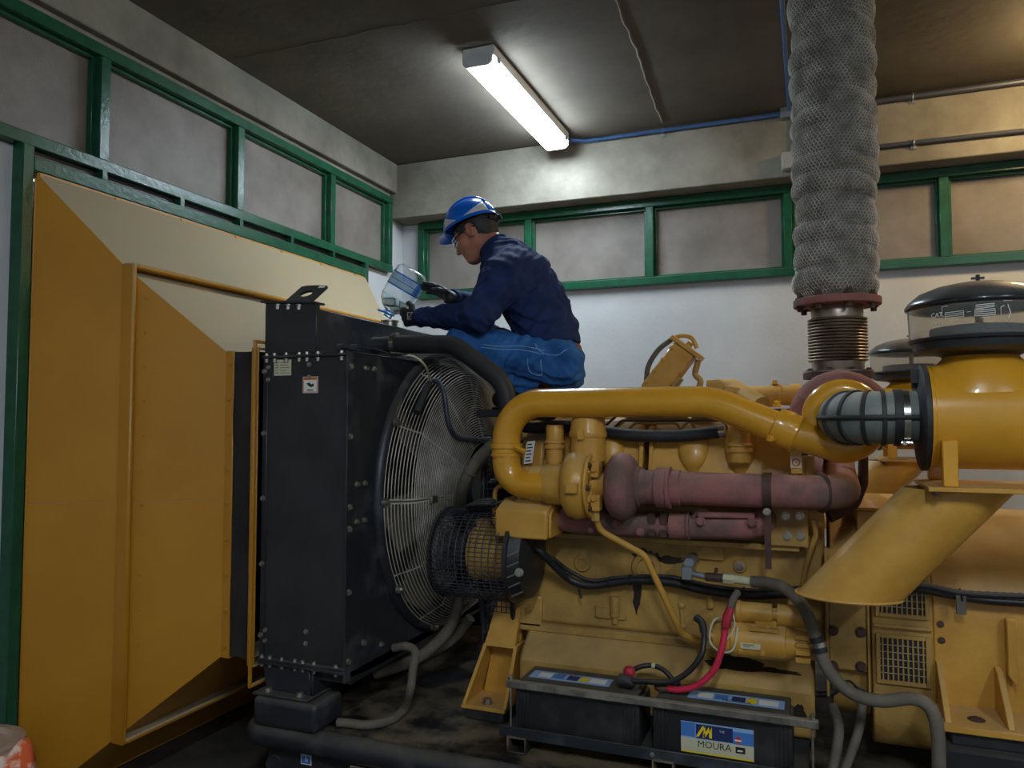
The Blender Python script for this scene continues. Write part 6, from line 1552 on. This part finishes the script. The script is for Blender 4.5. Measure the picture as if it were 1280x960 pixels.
# gloves
def glove(caps, w0, e0, nm):
    a_ = (w0-e0).normalized(); lo = [1e9]*3; hi = [-1e9]*3
    for c_ in caps:
        for p in c_[:2]:
            for i in range(3): lo[i] = min(lo[i], p[i]-0.03); hi[i] = max(hi[i], p[i]+0.03)
    for i in range(3): lo[i] = min(lo[i], w0[i]-0.06); hi[i] = max(hi[i], w0[i]+0.06)
    def fn(P):
        d = caps_sdf(P, caps, 0.007)-0.0012
        return smin(d, cap(P, w0-a_*0.030, w0+a_*0.02, 0.033, 0.028), 0.015)
    return implicit(fn, tuple(lo), tuple(hi), 0.0032, 'glove', 'glove', person)
glove(near_hand, wN+(wN-eN).normalized()*0.012, eN, 'near'); glove(far_hand, wF, eF, 'far')
gw = wN+V((-0.028,-0.033,0.004)); 
b = MB(); rx = (wN-eN).normalized()
for (p, q) in (((-0.018,-0.014),(0.018,-0.014)),((0.018,-0.014),(0.020,0.016)),((0.020,0.016),(-0.016,0.016)),((-0.016,0.016),(0.012,-0.010))):
    b.bar(gw+rx*p[0]+V((0,0,p[1])), gw+rx*q[0]+V((0,0,q[1])), 0.003, 0.003)
b.build('glove_emblem', 'glove_print', person)
# hair under the helmet rim
def hair_sdf(P):
    q = local(P)
    d = elp(q, (-0.014,0,0.026), (0.107,0.0835,0.098))
    d = smin(d, elp(q, (-0.062,0,-0.035), (0.040,0.056,0.040)), 0.02)
    cut = q[0]-(0.022+np.clip(q[2]-0.0,0,1)*1.2)            # ends in front of the ear
    ear = -(np.sqrt(((q[0]+0.006)/0.030)**2+((q[2]+0.008)/0.040)**2)-1)*0.03
    low = -0.040-q[2]-np.clip(-q[0]-0.02,0,1)*0.55
    d = np.maximum(np.maximum(d, cut), np.maximum(ear, low))
    return np.maximum(d, -(head_sdf(P)+0.004))
implicit(hair_sdf, tuple(HC-V((0.17,0.12,0.16))), tuple(HC+V((0.17,0.12,0.16))), 0.004, 'hair', 'hair', person)
# eyes and brows
for s_ in (-1, 1):
    b = MB(); b.ell(L2W((0.084,s_*0.031,0.002)), (0.0115,0.0115,0.0115), 14, 10); b.build('eye', 'white', person)
    b = MB(); b.ell(L2W((0.0925,s_*0.031,-0.001)), (0.0045,0.0052,0.0052), 12, 8); b.build('iris', 'black_print', person)
    b = MB(); b.tube([L2W((0.090,s_*0.016,0.022)),L2W((0.091,s_*0.032,0.026)),L2W((0.080,s_*0.048,0.021))], [0.003,0.004,0.0025], 6); b.build('eyebrow', 'hair', person)

# ---- helmet
hh = thing('hard_hat', 'blue hard hat with white reflective stickers on the person', 'helmet', L2W((0,0,0.045)))
hp = math.radians(19.5); kf = V((-math.cos(hp),0,-math.sin(hp))); ku = V((-math.sin(hp),0,math.cos(hp)))
Rm = Matrix((kf, V((0,1,0)), ku)).transposed()   # columns: forward, across, up
n, m_ = 48, 12; vs = []; fs = []; O = L2W((-0.006,0,0.052))
def dome(a, e, g=0.0):
    x = math.cos(a)*math.cos(e); y = math.sin(a)*math.cos(e); z = math.sin(e)
    rx_ = 0.136 if x > 0 else 0.128
    return O+Rm@V((x*(rx_+g), y*(0.108+g), z*(0.118+g)-0.010*(0.5-0.5*math.cos(a))*0+0.0))
for i in range(m_+1):
    e = PI/2*i/m_
    for j in range(n): vs.append(dome(2*PI*j/n, e))
for i in range(m_):
    for j in range(n): k = (j+1)%n; fs.append((i*n+j,i*n+k,(i+1)*n+k,(i+1)*n+j))
b = MB(); b.add(vs, fs); sh = b.build('shell', 'helmet', hh, smooth=70); s_ = sh.modifiers.new('thick','SOLIDIFY'); s_.thickness = 0.004; s_.offset = 1
# brim: wide peak in front, thin lip round the rest
vs = []; fs = []
for row in range(4):
    for j in range(n):
        a = 2*PI*j/n; c_, s2 = math.cos(a), math.sin(a)
        ext = 0.006+0.034*max(0,c_)**3.0
        t = (0.0, 1.0, 1.0, 0.0)[row]; zz = (0.004,-0.006-0.012*max(0,c_)**3,-0.010-0.012*max(0,c_)**3,-0.004)[row]
        rx_ = 0.136 if c_ > 0 else 0.128
        vs.append(O+Rm@V((c_*(rx_+ext*t), s2*(0.108+ext*t), zz)))
for row in range(4):
    r2 = (row+1)%4
    for j in range(n): k = (j+1)%n; fs.append((row*n+j,r2*n+j,r2*n+k,row*n+k))
b = MB(); b.add(vs, fs); b.build('brim', 'helmet', hh, smooth=50)
b = MB()
for k_ in (-1,0,1):
    pth = [O+Rm@V((math.cos(t)*0.124, k_*0.028, math.sin(t)*(0.121-abs(k_)*0.004))) for t in [0.5+2.1*i/14 for i in range(15)]]
    b.tube(pth, 0.006, 6)
b.build('crest_rib', 'helmet', hh, smooth=60)
# stickers: curved triangles on both flanks
def patch(poly, name):
    g = 0.0012; k_ = 8
    for sgn in (-1, 1):
        (a0,e0),(a1,e1),(a2,e2) = poly; vs = []; fs = []; idx = {}
        for i in range(k_+1):
            for j in range(k_+1-i):
                u, v_ = i/k_, j/k_; w_ = 1-u-v_
                idx[(i,j)] = len(vs); vs.append(dome(sgn*(a0*w_+a1*u+a2*v_), e0*w_+e1*u+e2*v_, g))
        for i in range(k_):
            for j in range(k_-i):
                fs.append((idx[(i,j)],idx[(i+1,j)],idx[(i,j+1)]))
                if j < k_-i-1: fs.append((idx[(i+1,j)],idx[(i+1,j+1)],idx[(i,j+1)]))
        b = MB(); b.add(vs, fs); o = b.build(name, 'helmet_white', hh, smooth=70); q = o.modifiers.new('t','SOLIDIFY'); q.thickness = 0.001; q.offset = 0
patch([(0.70,0.05),(1.36,0.05),(0.80,0.42)], 'sticker'); patch([(1.66,0.06),(2.66,0.06),(2.60,0.46)], 'sticker')
b = MB(); b.tube([L2W((-0.105,-0.05,0.012)),L2W((-0.125,-0.02,0.006)),L2W((-0.128,0.02,0.006)),L2W((-0.105,0.05,0.012))], 0.010, 8); b.cyl(L2W((-0.125,0,0.006)),L2W((-0.148,0,0.002)),0.014,n=14); b.build('ratchet_band', 'black', hh)
# ---- glasses
M['lens'] = mat('clear_lens', (0.93,0.95,0.96,1), 0.05, trans=0.95, ior=1.2)
gs = thing('safety_glasses', 'clear safety glasses with dark temple arms on the person', 'glasses', L2W((0.1,0,0)))
for s2 in (-1, 1):
    vs = []; fs = []; k_ = 8
    for i in range(k_+1):
        for j in range(5):
            a = i/k_; y_ = 0.010+a*0.056; x_ = 0.112-0.040*a**2.4; z_ = 0.018-0.034*(j/4)*(1-0.25*a)
            vs.append(L2W((x_-0.004*(j/4), s2*y_, z_)))
    for i in range(k_):
        for j in range(4): fs.append((i*5+j,(i+1)*5+j,(i+1)*5+j+1,i*5+j+1))
    b = MB(); b.add(vs, fs); o = b.build('lens', 'lens', gs, smooth=80); q = o.modifiers.new('t','SOLIDIFY'); q.thickness = 0.002
    b = MB(); b.tube([vs[i*5] for i in range(k_+1)], 0.0016, 6); b.build('lens_rim', 'glove_print', gs)
    b = MB(); b.tube([L2W((0.072,s2*0.066,0.010)),L2W((0.02,s2*0.079,0.014)),L2W((-0.015,s2*0.083,0.018)),L2W((-0.035,s2*0.080,0.0))], 0.0028, 6); b.build('temple', 'rubber', gs)
b = MB(); b.tube([L2W((0.112,-0.011,0.006)),L2W((0.116,0,0.009)),L2W((0.112,0.011,0.006))], 0.0025, 6); b.build('bridge', 'glove_print', gs)

# ================================================================== water jug
M['pet'] = mat('clear_bottle', (0.95,0.98,1.0,1), 0.06, trans=0.96, ior=1.18)
M['water'] = mat('water', (0.80,0.92,0.97,1), 0.02, trans=1.0, ior=1.33)
M['blue_plastic'] = mat('blue_plastic', srgb(40,120,210), 0.35)
M['label_film'] = mat('label_film', srgb(176,208,230), 0.35, col2=srgb(206,226,238), nscale=14, trans=0.25, ior=1.2)
jug = thing('water_jug', 'clear plastic water jug with blue label held upside down over the filler', 'jug', JO)
prof = [(0.020,0.0),(0.020,0.018),(0.022,0.022),(0.030,0.030),(0.055,0.048),(0.074,0.072),(0.080,0.098),(0.078,0.112),(0.080,0.126),(0.078,0.140),(0.080,0.154),(0.080,0.215),(0.076,0.240),(0.060,0.256),(0.02,0.250),(0.001,0.248)]
b = MB(); b.lathe(JO, JD, prof, 40); o = b.build('bottle', 'pet', jug, smooth=60); s_ = o.modifiers.new('t','SOLIDIFY'); s_.thickness = 0.0012; s_.offset = -1
b = MB(); wpf = [(0.001,0.012),(0.018,0.012),(0.020,0.022),(0.028,0.031),(0.053,0.050),(0.071,0.074),(0.076,0.098),(0.076,0.100),(0.001,0.100)]; b.lathe(JO, JD, wpf, 36); b.build('water', 'water', jug, smooth=50)
b = MB(); b.lathe(JO, JD, [(0.0808,0.150),(0.0812,0.152),(0.0812,0.208),(0.0808,0.210)], 48); lb = b.build('label', 'label_film', jug)
for (h0, h1) in ((0.146,0.153),(0.176,0.180),(0.206,0.213)):
    b = MB(); b.lathe(JO, JD, [(0.0810,h0),(0.0817,h0+0.001),(0.0817,h1-0.001),(0.0810,h1)], 48); b.build('label_stripe', 'blue_plastic', lb)
ju, jw = perp(JD)
# three blue strokes of lettering across the label, facing the camera
vc = (V((0,0,1.5))-JO); vc = (vc-JD*vc.dot(JD)).normalized(); sd_ = JD.cross(vc).normalized()
def jp(a, h): return JO+JD*h+(vc*math.cos(a)+sd_*math.sin(a))*0.0822
for i, (pts) in enumerate(([(-0.30,0.186),(-0.30,0.202)],[(-0.30,0.202),(-0.15,0.186)],[(-0.15,0.186),(-0.15,0.202)],[(-0.02,0.186),(-0.02,0.202),(0.10,0.202),(0.10,0.186)],[(0.20,0.202),(0.20,0.186),(0.32,0.186),(0.32,0.202)])):
    b = MB(); b.tube([jp(a,h) for a,h in pts], 0.0013, 5); b.build('label_mark', 'blue_plastic', lb)
b = MB()
for k_ in range(4):
    a = 0.62+0.1*k_; b.tube([jp(a,0.155),jp(a+0.05,0.204)], 0.0022, 5)
b.build('label_bars', 'blue_plastic', lb)
b = MB(); b.torus(JO+JD*0.021, JD, 0.024, 0.004, 28, 8)
p0 = JO+JD*0.021; b.tube(smooth_path([p0+V((0.0,-0.024,0)),p0+V((-0.035,-0.028,0.012)),p0+V((-0.058,0,0.020)),p0+V((-0.035,0.028,0.012)),p0+V((0,0.024,0))]), 0.0045, 8); b.build('carry_handle', 'blue_plastic', jug, smooth=60)

# support plate the person stands on
MB().box(-1.335,-0.99,2.99,3.45,1.515,1.546).build('step_plate', 'black', eng, bevel=0.004)
MB().box(-1.20,-1.06,3.05,3.40,1.30,1.515).build('water_manifold', 'yellow_dirty', eng, bevel=0.006)

# ================================================================== pail and rag in the near corner
PLX, PLY = -2.68, 1.80
pl = thing('plastic_pail', 'pale plastic pail with a rimmed lid beside the green duct frame', 'pail', (PLX,PLY,0.0))
MB().lathe((PLX,PLY,0), (0,0,1), [(0,0),(0.12,0),(0.13,0.01),(0.150,0.37),(0.156,0.372),(0.156,0.39),(0.15,0.392)], 36).build('body', 'pail', pl)
MB().lathe((PLX,PLY,0.385), (0,0,1), [(0.162,-0.012),(0.166,-0.01),(0.166,0.022),(0.155,0.028),(0.128,0.028),(0.120,0.012),(0,0.012)], 40).build('lid', 'pail', pl, smooth=30)
b = MB(); n = 26; vs = []; fs = []; rn = random.Random(4)
cx, cy_ = -2.345, 1.70
for i in range(n+1):
    for j in range(n+1):
        u, v_ = i/n*2-1, j/n*2-1; r_ = max(abs(u),abs(v_))
        h_ = 0.46*math.cos(min(1,math.hypot(u,v_))*PI/2)**0.6+0.028*math.sin(7*u+3*v_)+0.024*math.sin(9*v_-4*u+1)+0.012*math.sin(17*u+5)
        vs.append((cx+u*0.15+0.015*math.sin(8*v_), cy_+v_*0.15+0.012*math.sin(9*u), max(0.004,h_)))
for i in range(n):
    for j in range(n): fs.append((i*(n+1)+j,(i+1)*(n+1)+j,(i+1)*(n+1)+j+1,i*(n+1)+j+1))
b.add(vs, fs); rg_ = single(b, 'rag_heap', 'rag', 'crumpled orange and white cloth heap beside the pail', 'cloth', (cx,cy_,0), smooth=80)
